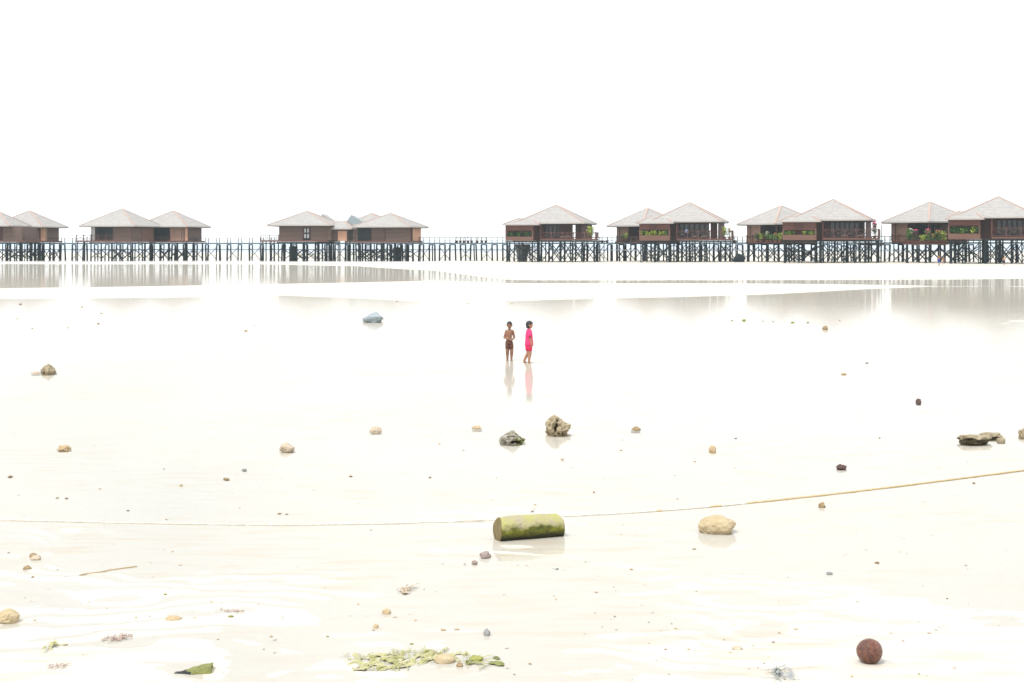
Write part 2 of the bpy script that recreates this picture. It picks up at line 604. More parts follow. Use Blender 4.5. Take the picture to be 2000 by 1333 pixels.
class Hut:
    def __init__(self, label, apx, D, a, b, py_eave, py_apex, group='stilt huts along the pier'):
        self.sc = F / D
        t = (apx - 1000.0) / F
        phi = math.atan(t)
        A, B = a / self.sc, b / self.sc
        ang = -math.atan2(B, A) - phi
        self.s = math.hypot(A, B) / math.sqrt(1 + t * t)
        self.kx = math.cos(ang) - t * math.sin(ang)
        self.ky = -math.sin(ang) - t * math.cos(ang)
        self.apx, self.D = apx, D
        X = gx(apx, D)
        self.X, self.ang = X, ang
        self.zg = min(hz(X, D), 0.6)
        self.ze, self.za = gz(py_eave, D) - self.zg, gz(py_apex, D) - self.zg
        self.root = empty('stilt_hut', (X, D, self.zg), ang, label, 'hut', group)

    def x(self, px, y):
        return ((px - self.apx) / self.sc - y * self.ky) / self.kx

    def z(self, py):
        return gz(py, self.D) - self.zg

    def to_world(self, x, y, z):
        c, s_ = math.cos(self.ang), math.sin(self.ang)
        return (self.X + c * x - s_ * y, self.D + s_ * x + c * y, z + self.zg)

    def ground(self, x, y):
        wx, wy, _ = self.to_world(x, y, 0)
        return hz(wx, wy) - self.zg


def stilts(h, x0, x1, ys, ztop, nx, w=.30, zb=None, jitter=.25, rnd=None, brace_rows=None, beam_h=.28):
    """round piles in rows, a bearer on every row and crossed braces between neighbours"""
    rnd = rnd or random.Random(int(h.apx) * 7 + 1)
    for k, yy in enumerate(ys):
        xs = [x0 + (x1 - x0) * i / (nx - 1) + (rnd.uniform(-jitter, jitter) if 0 < i < nx - 1 else 0) for i in range(nx)]
        for xx in xs:
            lean = rnd.uniform(-.07, .07)
            g = h.ground(xx, yy)
            beam('stilt', M_stilt, h.root, (xx + lean, yy, g - .5), (xx, yy, ztop), w * rnd.choice((.62, .72, .85, 1.35)), None, True)
        beam('bearer', M_stilt, h.root, (x0 - .3, yy + .02 * k, ztop + beam_h * .5 - .02), (x1 + .3, yy + .02 * k, ztop + beam_h * .5 - .02), beam_h, .2)
        if brace_rows is None or k in brace_rows:
            for i in range(nx - 1):
                if rnd.random() < .12:
                    continue
                lo = h.ground((xs[i] + xs[i + 1]) / 2, yy) + rnd.uniform(.1, .5)
                hi = (zb if zb else ztop - rnd.uniform(.3, .8))
                off = -.17 if k % 2 == 0 else .17
                beam('brace', M_stilt, h.root, (xs[i], yy + off, lo), (xs[i + 1], yy + off, hi), .11, .13)
                beam('brace', M_stilt, h.root, (xs[i], yy + off + .13, hi), (xs[i + 1], yy + off + .13, lo), .11, .13)


def railing(h, p0, p1, z0, z1, n, style='x', par=None, matl=None):
    """posts, two rails and infill between two local points"""
    par = par or h.root
    ml = matl or M_rail
    p0, p1 = Vector((*p0, 0)), Vector((*p1, 0))
    for i in range(n + 1):
        p = p0.lerp(p1, i / n)
        beam('rail_post', ml, par, (p.x, p.y, z0), (p.x, p.y, z1 + .12), .13)
    for zz, w in ((z1, .09), (z0 + .16, .07)):
        beam('rail', ml, par, (p0.x, p0.y, zz), (p1.x, p1.y, zz), w)
    for i in range(n):
        a, c = p0.lerp(p1, i / n), p0.lerp(p1, (i + 1) / n)
        if style == 'x':
            beam('rail_brace', ml, par, (a.x, a.y, z0 + .2), (c.x, c.y, z1 - .05), .05)
            beam('rail_brace', ml, par, (a.x, a.y + .055, z1 - .05), (c.x, c.y + .055, z0 + .2), .05)
        elif style == 'bars':
            for k in range(1, 4):
                p = a.lerp(c, k / 4)
                beam('baluster', ml, par, (p.x, p.y, z0 + .17), (p.x, p.y, z1), .05)


def door(h, x0, x1, y, z0, z1, parent):
    w = .12
    v, f = [], []
    for (a, b, c, d) in ((x0, x0 + w, z0, z1), (x1 - w, x1, z0, z1), (x0 + w, x1 - w, z1 - w, z1), (x0 + w, x1 - w, z0, z0 + .5)):
        k = len(v)
        v += [(a + (b - a) * (vx + .5), y + vy * .08, c + (d - c) * (vz + .5)) for vx, vy, vz in BOX_V]
        f += [tuple(i + k for i in q) for q in BOX_F]
    d_ = obj('door', new_mesh('door', v, f, M_door), parent)
    box('pane', M_glass, d_, x0 + w, x1 - w, y - .01, y + .02, z0 + .5, z1 - w)
    return d_


def main_hut(label, apx, D, a, b, pe, pa, ann, deck, pann, doors, through=None, wall_to=None, seed=1):
    """the wide hut: square hip roof, a projecting side room with a window box, a front deck with a crossed railing"""
    h = Hut(label, apx, D, a, b, pe, pa)
    s, r = h.s, h.root
    hs = s / 2
    zd = h.z(pann['deck'])                       # deck underside row
    yf = -hs + .25                               # deck front
    yw = -hs + 2.9                               # main wall line
    roof(r, -hs, hs, -hs, hs, h.ze, h.za)
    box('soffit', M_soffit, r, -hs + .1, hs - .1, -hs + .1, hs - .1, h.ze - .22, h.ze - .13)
    # deck platform
    dx0, dx1 = h.x(deck[0], yf), h.x(deck[1], yf)
    box('deck_floor', M_deck, r, dx0, dx1, yf, yw + .5, zd + .05, zd + .32)
    zfl = zd + .32
    # the body behind the deck
    ax0, ax1 = h.x(ann[0], -hs - .5), h.x(ann[1], -hs - .5)
    bx1 = h.x(wall_to, yw) if wall_to else hs - 1.0
    body_l = ax1 - .6
    bxl = min(body_l, dx0)
    if through:
        gx0, gx1 = h.x(through[0], yw), h.x(through[1], yw)
        box('wall', M_wall, r, bxl, gx0 - 2.6, yw, hs - 1.2, zd, h.ze - .2)
        box('wall', M_wall, r, gx0 - 2.6, gx0, yw, yw + .9, zd + .01, h.ze - .21)
        box('screen_wall', M_wall, r, gx1, bx1, yw + .02, yw + .16, zd + .01, h.ze - .21)
    else:
        box('wall', M_wall, r, bxl, bx1, yw, hs - 1.2, zd, h.ze - .2)
    # dark side bay at the end of the veranda
    if True:
        box('end_wall', M_wall, r, hs - .78, hs - .66, yf + .9, hs - 1.2, zd + .02, h.ze - .22)
    for (p0, p1) in doors:
        door(h, h.x(p0, yw), h.x(p1, yw), yw - .05, zfl, h.ze - .35, r)
    for px in (deck[0] + .5, deck[1] - 8):
        xx = h.x(px, yf + .3)
        if abs(xx) < hs - .2:
            beam('veranda_post', M_wall_l, r, (xx, yf + .3, zfl), (xx, yf + .3, h.ze - .2), .2)
    n = max(4, int((dx1 - dx0) / 1.7))
    railing(h, (dx0, yf + .08), (dx1, yf + .08), zfl, h.z(pann['rail']), n, 'x')
    railing(h, (dx1 - .05, yf + .08), (dx1 - .05, yw + .4), zfl, h.z(pann['rail']), 2, 'bars')
    # side room
    ya0, ya1 = -hs - .5, -hs + 4.5
    z_b, z_t = h.z(pann['bot']), h.z(pann['top'])
    z_o0, z_o1 = h.z(pann['open'][1]), h.z(pann['open'][0])
    t = .14
    sr = box('side_room', M_wall_l, r, ax0, ax1, ya0 + .9, ya1, z_b + .02, z_t - .01)     # recessed room wall
    wb = obj('window_box', box_mesh(M_planter), r, ((ax0 + ax1) / 2, ya0 + .45, (z_b + z_o0) / 2), None,
             (ax1 - ax0, .9 - .004, z_o0 - z_b))
    box('wall_panel', M_wall_l, r, ax0, ax1, ya0, ya0 + t, z_o1, z_t)
    for px0, px1 in pann.get('shutters', []):
        x0, x1 = h.x(px0, ya0), h.x(px1, ya0)
        box('shutter', M_wall, r, x0, x1, ya0 - .05, ya0 - .004, z_o1 + .05, z_t - .12)
    for xx in (ax0 + .09, ax1 - .09):
        beam('corner_post', M_planter, r, (xx, ya0 + .09, z_o0), (xx, ya0 + .09, z_o1), .2)
    roof(r, h.x(pann['roof'][0], ya0), h.x(pann['roof'][1], ya0), ya0 - .6, ya1 + 1.5, z_t + .12, z_t + 1.35, 5, ridge_x=1.0, name='side_roof')
    # piles
    rnd = random.Random(seed)
    ztop = zd - .26
    stilts(h, ax0 + .2, ax1 - .2, (ya0 + .4, ya0 + 2.6), z_b - .26, 3, .24, rnd=rnd)
    stilts(h, ax1 + .6, dx1 - .3, (yf + .4, yf + 4.2, hs - 1.6), ztop, 6, .27, rnd=rnd)
    stilts(h, ax0 + .5, ax1, (ya0 + 5.2, hs - 2.2), ztop, 2, .27, rnd=rnd)
    h.ya0, h.ax0, h.ax1, h.z_o0, h.zfl, h.yf, h.yw, h.dx0, h.dx1 = ya0, ax0, ax1, z_o0, zfl, yf, yw, dx0, dx1
    return h


def small_hut(label, apx, D, a, b, pe, pa, p_wall, p_mat, p_deck, p_rail, p_end, seed=2):
    """the smaller, corner-on hut behind: woven panel on the left, dark veranda, railed walk in front"""
    h = Hut(label, apx, D, a, b, pe, pa)
    r, hs = h.root, h.s / 2
    roof(r, -hs, hs, -hs, hs, h.ze, h.za, 12)
    ov = 1.25
    zd = h.z(p_deck)
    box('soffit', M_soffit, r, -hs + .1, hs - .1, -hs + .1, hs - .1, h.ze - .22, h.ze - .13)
    yl = -hs + ov
    box('deck_floor', M_deck, r, -hs + ov - .1, hs - ov, -hs + ov - .1, hs - ov, zd - .02, zd + .28)
    zf = zd + .28
    # inner body set back so the front corner is an open veranda
    x_mat = h.x(p_mat, yl)
    xl = h.x(p_wall, yl)
    box('wall', M_wall, r, xl, hs - ov, yl + 2.6, hs - ov - .1, zf, h.ze - .2)
    box('woven_panel', M_mat, r, xl, x_mat, yl, yl + .12, zf, h.ze - .2)
    box('woven_panel', M_mat, r, xl - .005, xl + .12, yl + .13, yl + 2.6, zf, h.ze - .21)
    box('end_wall', M_wall, r, x_mat - .12, x_mat, yl + .13, yl + 2.59, zf, h.ze - .21)
    xa = xl + (x_mat - xl) * .28
    beam('trim', M_wall, r, (xa, yl - .03, zf), (xa, yl - .03, h.ze - .2), .1)
    for i in range(4):
        x0 = x_mat + .2 + i * 1.15
        if x0 + 1.0 < hs - ov:
            door(h, x0, x0 + 1.0, yl + 2.55, zf, h.ze - .4, r)
    beam('veranda_post', M_wall_l, r, (hs - ov - .15, yl + .1, zf), (hs - ov - .15, yl + .1, h.ze - .2), .2)
    railing(h, (xl + .3, yl - .18), (hs - ov, yl - .18), zf, h.z(p_rail), 5, 'x')
    rnd = random.Random(seed)
    stilts(h, -hs + ov, hs - ov, (-hs + ov + .3, .4, hs - ov - .3), zd - .3, 4, .32, rnd=rnd)
    h.yl, h.zf = yl, zf
    return h


PA = dict(deck=470.5, rail=455.5, bot=471, top=441, open=(451, 463), roof=(985, 1054))
hutA = main_hut('brown stilt hut with a conical grey tank under its side room', 1086, 262, 135, 27, 437, 401,
                (989, 1042), (1056, 1161), PA, [(1064, 1071), (1072, 1079), (1080, 1087), (1088, 1092)],
                through=(1116.5, 1123), wall_to=1139, seed=11)
PB = dict(deck=470.5, rail=452.5, bot=470.5, top=438, open=(449.5, 460.5), roof=(1245, 1316), shutters=[(1270, 1285)])
hutB = main_hut('brown stilt hut whose deck holds a standing person in light blue', 1347, 254, 139, 17, 434, 396,
                (1250.5, 1309), (1322, 1427), PB, [(1327, 1336), (1337, 1346), (1347, 1356), (1357, 1366), (1367, 1376), (1377, 1383)],
                through=(1383.5, 1387), wall_to=1400, seed=12)
PC = dict(deck=469.5, rail=450, bot=469.5, top=435, open=(450, 459.5), roof=(1524, 1603), shutters=[(1552, 1570)])
hutC = main_hut('brown stilt hut with two reclining chairs and a pink bush on deck', 1627, 231, 155, 15, 431, 390,
                (1530, 1595), (1607, 1713), PC, [(1622 + 9.3 * i, 1630.5 + 9.3 * i) for i in range(6)], wall_to=1680, seed=13)
PD = dict(deck=467.5, rail=447, bot=468, top=430.5, open=(441.5, 457), roof=(1850, 1922))
hutD = main_hut('brown stilt hut at the pier end with ferny window box', 1950, 213, 168, 12, 426, 385,
                (1853.5, 1915), (1937, 2050), PD, [(1947 + 10 * i, 1956 + 10 * i) for i in range(6)], wall_to=2015, seed=14)

hutB1 = small_hut('smaller corner-on stilt hut behind the hut with the blue-shirted person', 1265, 268, 70, 92, 442, 407,
                  1204, 1227, 474.5, 462, 1250, seed=21)
hutC1 = small_hut('smaller corner-on stilt hut behind the hut with two reclining chairs', 1526, 247, 76, 100, 438.5, 402,
                  1458, 1485, 475, 461, 1530, seed=22)
hutD1 = small_hut('smaller corner-on stilt hut with red and orange potted plants in front', 1816, 228, 94, 98, 434.5, 395,
                  1740, 1772, 474, 460, 1855, seed=23)


def far_hut(label, apx, D, a, b, pe, pa, wl, wr, deck, panels, rail=None, side=None, seed=3, ext=None):
    """weathered hut of the left-hand group; panels = (px0, px1, material, top row, bottom row, set-back)"""
    h = Hut(label, apx, D, a, b, pe, pa)
    r, hs = h.root, h.s / 2
    roof(r, -hs, hs, -hs, hs, h.ze, h.za, 12)
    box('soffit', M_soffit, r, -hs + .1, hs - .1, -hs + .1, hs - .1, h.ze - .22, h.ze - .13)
    zd = h.z(deck)
    yf = -hs + 1.2
    x0, x1 = h.x(wl, yf), h.x(wr, yf)
    if side:
        x1 = hs - 1.2
    box('deck_floor', M_deck, r, x0 - .6, x1 + .3, yf - .15, hs - 1.0, zd - .02, zd + .3)
    zf = zd + .3
    box('wall', M_wall_g, r, x0 + 1.9, x1 - .3, yf + 1.9, hs - 1.3, zf, h.ze - .2)
    for i, (p0, p1, m_, t_, b_, sb) in enumerate(panels):
        yy = yf + sb
        pn = 'wall_panel' if m_ is not M_glass else 'window'
        box(pn, m_, r, h.x(p0, yy), h.x(p1, yy), yy, yy + .12, h.z(b_) if b_ else zf, h.z(t_) if t_ else h.ze - .21)
        if i % 2 == 0 and m_ is not M_glass:
            xx = h.x(p1, yy)
            beam('trim', M_wall, r, (xx, yy - .04, zf), (xx, yy - .04, h.ze - .2), .12)
    beam('veranda_post', M_wall_g, r, (x0 + .1, yf + .1, zf), (x0 + .1, yf + .1, h.ze - .2), .22)
    beam('veranda_post', M_wall_g, r, (x1 - .1, yf + .1, zf), (x1 - .1, yf + .1, h.ze - .2), .22)
    if side:
        for (fr0, fr1, m_, sb) in side:
            ya, yb = yf + (2 * hs - 2.4) * fr0, yf + (2 * hs - 2.4) * fr1
            box('side_panel', m_, r, x1 - sb, x1 - sb + .12, ya, yb, zf, h.ze - .22)
    if rail:
        for (p0, p1, pr, st) in rail:
            xs_ = h.x(p0, yf - .05)
            if xs_ < x0 - .7:
                box('deck_floor', M_deck, r, xs_ - .15, x0 - .61, yf - .15, yf + 3.2, zd - .02, zd + .3)
                for yy in (yf + .1, yf + 2.8):
                    for xx in (xs_ + .2, (xs_ + x0) / 2):
                        beam('stilt', M_stilt, r, (xx, yy, h.ground(xx, yy) - .5), (xx, yy, zd), .24, None, True)
            railing(h, (h.x(p0, yf - .05), yf - .05), (h.x(p1, yf - .05), yf - .05), zf, h.z(pr), max(2, int(abs(p1 - p0) / 12)), st)
    rnd = random.Random(seed)
    zb = h.z(488)
    ys = (yf + .2, yf + 4.2, hs - 1.6)
    nx = max(5, int((x1 - x0) / 2.0))
    stilts(h, x0 - .2, x1, ys, zd - .3, nx, .30, zb=zb, rnd=rnd)
    for yy in ys[:2]:
        beam('lower_rail', M_stilt, r, (x0 - .2, yy - .2, zb), (x1, yy - .2, zb), .12)
    h.zf, h.yf = zf, yf
    return h


hutE1 = far_hut('greyed hut cut by the picture edge beside the bamboo-panelled hut', -4, 286, 88, 46, 442, 413, -75, 42, 473,
                [(-60, 4, M_wall, None, None, .4), (5, 41, M_wall_g, None, None, .1)], seed=31)
hutE2 = far_hut('hut with bamboo panel beside an empty stretch of pier', 57, 296, 105, 51, 444, 412, 42, 86, 473.5,
                [(51, 78, M_mat, None, None, .05), (79.5, 87, M_tan, None, None, .05)],
                side=[(0, .32, M_mat, .1), (.34, .75, M_wall, .8)], seed=32)
hutF1 = far_hut('grey-panelled hut with a pale corner post and veranda chairs', 238, 287, 107, 59, 442.5, 408, 179, 262, 473,
                [(179.5, 187, M_pipe, None, None, .02), (187, 220, M_dark, None, None, 1.6), (221, 257, M_wall_g, None, None, .05)],
                rail=[(150, 221, 460, 'x')], side=[(0, .4, M_wall_g, .05), (.42, .9, M_planter, .06)], seed=33)
hutF2 = far_hut('hut with tan panel, two dark bays and hazy end stairs', 338, 296, 103, 47, 443.5, 412, 297, 368, 473.5,
                [(298, 331, M_dark, None, None, 1.4), (332, 358, M_mat, None, None, .05), (359.5, 367, M_tan, None, None, .05)],
                rail=[(298, 332, 464, 'x')], side=[(0, .55, M_wall_g, .7)], seed=34)
hutG1 = far_hut('hazy blue-grey hut with white four-pane window and railed end deck', 600, 284, 122, 32, 441, 413, 546, 646, 472.5,
                [(546, 592, M_wall_g, None, None, .05), (606, 646, M_wall_g, None, None, .05), (592, 606, M_wall_g, None, 466, .06)],
                rail=[(511, 545, 460, 'bars')], side=[(0, .9, M_wall_g, .4)], seed=35)
hutG2 = far_hut('hazy grey hut with an orange side panel facing the open walkway', 763, 281, 112, 38, 444, 417, 697, 803, 474,
                [(697, 725, M_dark, None, None, 1.2), (726, 752, M_wall_g, None, None, .3), (753, 802, M_wall_g, None, None, .05)],
                side=[(.05, .35, M_wall_g, .15), (.42, .98, M_tan, .04)], seed=36)
hutG3 = far_hut('hut roof rising just behind the hut with the orange side panel', 727, 304, 90, 30, 442, 417, 680, 770, 474,
                [(682, 768, M_wall_g, None, None, .3)], seed=37)

# extra pieces of the hazy middle huts
r, h = hutG1.root, hutG1
yy = h.yf
wx0, wx1 = h.x(593.5, yy), h.x(604.5, yy)
win = box('window', M_dark, r, wx0, wx1, yy - .03, yy + .05, h.z(467), h.z(446))
for i in range(2):
    for j in range(2):
        w2, h2 = (wx1 - wx0) / 2, (h.z(446) - h.z(467)) / 2
        v0 = Vector((wx0 + i * w2 + .12, 0, h.z(467) + j * h2 + .15))
        pane = obj('pane', box_mesh(M_pipe), r, (v0.x + w2 / 2 - .12, yy - .06, v0.z + h2 / 2 - .15), None, (w2 - .25, .05, h2 - .3))
hs = h.s / 2
xe0, xe1 = h.x(645, yy + 1.5), h.x(678, yy + 1.5)
box('side_room', M_wall_g, r, xe0, xe1, yy + 1.5, yy + 6, h.zf, h.ze - .8)
box('orange_wall_panel', M_tan, r, h.x(659, yy + 1.4), h.x(676, yy + 1.4), yy + 1.38, yy + 1.48, h.z(471), h.z(452))
roof(r, xe0 - 1.2, xe1 + 1.0, yy + .5, yy + 7, h.ze - .68, h.ze + .9, 6, ridge_x=.6, name='side_roof')
# upswept gable ends behind the middle huts
for px, py, D, w_, m_, lab in ((634, 418, 300, 3.4, M_roof, 'small pale upswept gable behind the hut with four-pane window'),
                               (691, 420, 300, 3.9, M_slate, 'small blue-grey upswept gable between the two hazy huts')):
    X0, zt = gx(px, D), gz(py, D)
    zb = gz(446, D)
    g = empty('gabled_hut', (X0, D, zb), 0, lab, 'hut', None)
    v = [(-.15 * w_, 0, zt - zb), (-.42 * w_, .0, (zt - zb) * .45), (-.62 * w_, 0, 0), (.35 * w_, 0, 0), (.95 * w_, 0, .0), (.45 * w_, 0, (zt - zb) * .5)]
    vb = [(x * .9, 9, z * .96) for x, _, z in v]
    n_ = len(v)
    fs = [tuple(range(n_)), tuple(range(2 * n_ - 1, n_ - 1, -1))] + [(i, i + n_, (i + 1) % n_ + n_, (i + 1) % n_) for i in range(n_)]
    obj('gable_end', new_mesh('gable_end', v + vb, fs, m_), g)
    box('wall', M_wall_g, g, -.5 * w_, .3 * w_, .4, 8.5, gz(474, D) - zb, .0)
    for sx in (-.45, .25):
        for sy in (.7, 8):
            beam('stilt', M_stilt, g, (sx * w_, sy, -zb - .4), (sx * w_, sy, gz(474, D) - zb), .34, None, True)

# ------------------------------------------------------------------ the walkway
WPTS = [(-900, 300), (-100, 298), (150, 297), (430, 295), (620, 292), (840, 283), (990, 275), (1180, 268), (1330, 261), (1440, 255), (1600, 246), (1730, 237), (1880, 229), (2150, 216), (2500, 203)]
wk = [Vector((gx(px, D), D, gz(474.5, 270))) for px, D in WPTS]
wroot = empty('walkway', (wk[6].x, wk[6].y, hz(wk[6].x, wk[6].y)), 0, 'long timber walkway on piles joining all the huts', 'walkway')
wo = Vector(wroot.location)
lens = [0]
for i in range(1, len(wk)):
    lens.append(lens[-1] + (wk[i] - wk[i - 1]).length)


def wpos(t):
    for i in range(1, len(wk)):
        if t <= lens[i] or i == len(wk) - 1:
            f_ = (t - lens[i - 1]) / (lens[i] - lens[i - 1])
            return wk[i - 1].lerp(wk[i], f_), (wk[i] - wk[i - 1]).normalized()


T0 = lens[0] + 95
T1 = lens[-1] - 25
rw = random.Random(5)
seg = 2.35
k, t = 0, T0
prev = prev2 = None
while t < T1:
    p, d = wpos(t)
    nrm = Vector((-d.y, d.x, 0))
    posts = []
    for sd in (-1, 1):
        q = p + nrm * sd * 1.05
        g = hz(q.x, q.y)
        ln = rw.uniform(-.16, .16)
        beam('stilt', M_stilt, wroot, Vector((q.x + ln, q.y, g - .5)) - wo, q - wo + Vector((0, 0, -.32)), .30 * rw.uniform(.85, 1.2), None, True)
        if k % 4 == 1 and sd == -1:
            q2 = q + d * .7
            beam('stilt', M_stilt, wroot, Vector((q2.x - ln, q2.y, g - .5)) - wo, q2 - wo + Vector((0, 0, -.32)), .26, None, True)
        posts.append(q)
        beam('rail_post', M_walk, wroot, q - wo, q - wo + Vector((0, 0, 1.08)), .12)
    beam('cross_beam', M_stilt, wroot, posts[0] - wo + Vector((0, 0, -.38)), posts[1] - wo + Vector((0, 0, -.38)), .2)
    if prev:
        pp, pposts = prev
        e = (p - pp).normalized() * .02
        mid = (pp + p) / 2 - wo
        q = (p - pp).to_track_quat('X', 'Z')
        obj('deck_section', box_mesh(M_walk), wroot, mid + Vector((0, 0, -.10)), q, ((p - pp).length - .02, 2.3, .24))
        if k % 2 == 0 and prev2:
            for sd in (0, 1):
                a, c = prev2[1][sd] - wo, posts[sd] - wo
                beam('rail', M_walk, wroot, a + Vector((0, 0, 1.02)), c + Vector((0, 0, 1.02)), .08)
                if sd == 0:
                    beam('rail', M_walk, wroot, a + Vector((0, 0, .40)), c + Vector((0, 0, .40)), .06)
        if k % 2 == 1:
            a, c = pposts[0] - wo, posts[0] - wo
            ga, gc = hz(pposts[0].x, pposts[0].y) - wo.z, hz(posts[0].x, posts[0].y) - wo.z
            off = Vector((0, -.2, 0))
            A0, C0 = Vector((a.x, a.y, ga + .15)), Vector((c.x, c.y, gc + .15))
            beam('brace', M_stilt, wroot, A0 + off, c + Vector((0, -.2, -.9)), .09)
            beam('brace', M_stilt, wroot, C0 + off * 1.5, a + Vector((0, -.3, -.9)), .09)
        a, c = pposts[0] - wo, posts[0] - wo
        hl = gz(488, 290) - a.z - wo.z
        beam('service_pipe', M_pipe if p.x > 20 else M_stilt, wroot, a + Vector((0, -.3, hl)), c + Vector((0, -.3, hl)), .11)
    prev2, prev = prev, (p, posts)
    k += 1
    t += seg

# ------------------------------------------------------------------ tanks and dark mounds under the huts


def lathe(profile, n=20, mat_=None, name='lathe', smooth=True, jit=0, seed=0):
    rn = random.Random(seed)
    v, f = [], []
    for i, (r_, z) in enumerate(profile):
        for j in range(n):
            a = 2 * math.pi * j / n
            q = r_ * (1 + rn.uniform(-jit, jit))
            v.append((q * math.cos(a), q * math.sin(a), z))
        if i:
            b = (i - 1) * n
            for j in range(n):
                f.append((b + j, b + (j + 1) % n, b + n + (j + 1) % n, b + n + j))
    f.append(tuple(range(n - 1, -1, -1)))
    f.append(tuple(range((len(profile) - 1) * n, len(profile) * n)))
    return new_mesh(name, v, f, mat_, smooth)


def tank(px, D, w0, w1, py_top, label, m_):
    X = gx(px, D)
    g = hz(X, D)
    zt = gz(py_top, D) - g
    t_ = empty('water_tank', (X, D, g), 0, label, 'tank')
    obj('tank_shell', lathe([(w0, -.3), (w0 * 1.02, zt * .3), (w1, zt * .9), (w1 * 1.06, zt * .92), (w1 * 1.06, zt - .12)], 18, m_, 'tank_shell', False), t_)
    obj('lid', lathe([(w1 * .98, zt - .12), (w1 * .9, zt + .02), (w1 * .3, zt + .1)], 18, m_, 'lid', False), t_)
    return t_


tank(1020, 263, .92, 1.35, 478.5, 'conical grey concrete tank standing under the first hut right of the open walkway', M_conc)
tank(573, 287, .85, .85, 482, 'upright dark cylindrical tank under the hut with the four-pane window', M_stilt)
tank(775, 285, .75, .75, 484, 'dark cylindrical tank under the hut with the orange side panel', M_stilt)


# ------------------------------------------------------------------ rocks
def rock_mesh(name, m_, sx, sy, sz, seed, sub=4, rough=.35, freq=1.6, pits=0.0, flat=0.0, m2=None, m2_fn=None, peak=None, m_pit=None):
    bm = bmesh.new()
    bmesh.ops.create_icosphere(bm, subdivisions=sub, radius=1)
    off = Vector((seed * 13.7, seed * 7.1, seed * 3.3))
    deep = set()
    for v in bm.verts:
        p = v.co.copy()
        d = 1 + rough * (mnoise.noise(p * freq + off) + .5 * mnoise.noise(p * freq * 2.3 + off) + .28 * mnoise.noise(p * freq * 5 + off)
                         + .12 * mnoise.noise(p * freq * 11 + off))
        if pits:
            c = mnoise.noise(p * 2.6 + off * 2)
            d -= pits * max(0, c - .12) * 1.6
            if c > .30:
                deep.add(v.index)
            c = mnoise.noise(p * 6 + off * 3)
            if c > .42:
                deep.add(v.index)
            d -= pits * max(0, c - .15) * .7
        q = p * d
        if flat and q.z > flat:
            q.z = flat + (q.z - flat) * .25
        if peak and q.z > 0:
            q.z *= 1 - peak[1] * min(1, abs(q.x - peak[0])) ** 1.2
        v.co = Vector((q.x * sx, q.y * sy, q.z * sz))
    me_ = bpy.data.meshes.new(name)
    bm.to_mesh(me_)
    bm.free()
    me_.materials.append(m_)
    if m2 is not None:
        me_.materials.append(m2)
        for p in me_.polygons:
            if m2_fn(p.center):
                p.material_index = 1
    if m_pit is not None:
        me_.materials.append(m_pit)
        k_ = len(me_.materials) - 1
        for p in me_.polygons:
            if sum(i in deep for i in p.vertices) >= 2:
                p.material_index = k_  # cavity shade painted onto the deep pit faces
    me_.polygons.foreach_set('use_smooth', [True] * len(me_.polygons))
    me_.update()
    return me_


def place_rock(px, py, w, hgt, m_, label, seed, cat='rock', name='rock', group=None, depth=.8, sink=.28, **kw):
    """w, hgt: seen size in photo pixels; py: waterline row"""
    Y0 = gY(py)
    sc = F / Y0
    hw, hh = w / sc / 2, hgt / sc
    Yc = Y0 + hw * depth * .7
    g = hz(gx(px, Yc), Yc)
    sz = hh / (1.75 - sink * 1.2)
    me_ = rock_mesh(name, m_, hw * .96, hw * depth, sz, seed, **kw)
    zs = [v.co.z for v in me_.vertices]
    top = max(zs)
    xs = [v.co.x for v in me_.vertices]
    f_ = (2 * hw) / (max(xs) - min(xs))
    for v in me_.vertices:
        v.co.x *= f_
    bot = min(zs)
    z_top, z_bot = max(0, g) + hh, g - .22 * hh - .012
    k_ = (z_top - z_bot) / (top - bot)
    for v in me_.vertices:
        v.co.z *= k_
    o = obj(name, me_, None, (gx(px, Yc), Yc, z_top - top * k_))
    tag(o, label, cat, group)
    return o


place_rock(1090, 846, 52, 34, M_coral, 'brown hole-riddled coral rock standing in the pool beyond the log', 3, sub=5, rough=.30, pits=1.1, sink=.1, freq=1.5, peak=(-.3, .62), m_pit=M_rock_shade)
place_rock(999, 865, 53, 23, M_coral_g, 'grey speckled coral rock with green algae on its right end', 5, sub=5, rough=.30, pits=.6, freq=1.7, peak=(.0, .75), m_pit=M_rock_shade,
           m2=M_algae_d, m2_fn=lambda c: c.x > .07 and mnoise.noise(c * 12) > -.2)
place_rock(728, 629, 43, 19, M_slate, 'blue-grey rock alone in the far part of the pool', 8, sub=4, rough=.32, freq=1.4, peak=(.2, .75))
place_rock(95, 728, 32, 18, M_coral, 'beige pitted rock alone in the pool below the bamboo-panelled huts', 9, sub=4, pits=.7, rough=.3, peak=(-.1, .6), m_pit=M_rock_shade)
place_rock(70, 729, 20, 3.4, M_sand_stone, 'thin flat stone touching the pool beside the beige pitted rock', 10, sub=3, rough=.3)
place_rock(1905, 866, 66, 15, M_slab, 'long undercut reef slab lying at the pool edge', 12, sub=5, rough=.32, freq=1.3, depth=.5, pits=.4, flat=.5, m2=M_rock_shade, m2_fn=lambda c: c.z < .012 + .035 * mnoise.noise(c * 9))  # low faces coloured dark to paint the shade of the undercut
place_rock(1936, 856, 44, 10, M_slab, 'flat reef slab just behind the long undercut slab', 14, sub=4, rough=.28, depth=.5, flat=.45, m2=M_rock_shade, m2_fn=lambda c: c.z < .0 + .03 * mnoise.noise(c * 9))  # underside shade painted on the low faces here too
place_rock(1955, 862, 18, 6, M_slab, 'narrow slab tip against the end of the long undercut slab', 15, sub=3, rough=.25, depth=.6, flat=.5)
place_rock(2000, 852, 22, 16, M_coral, 'rounded coral rock cut by the picture edge near the reef slabs', 16, sub=4, pits=.6)
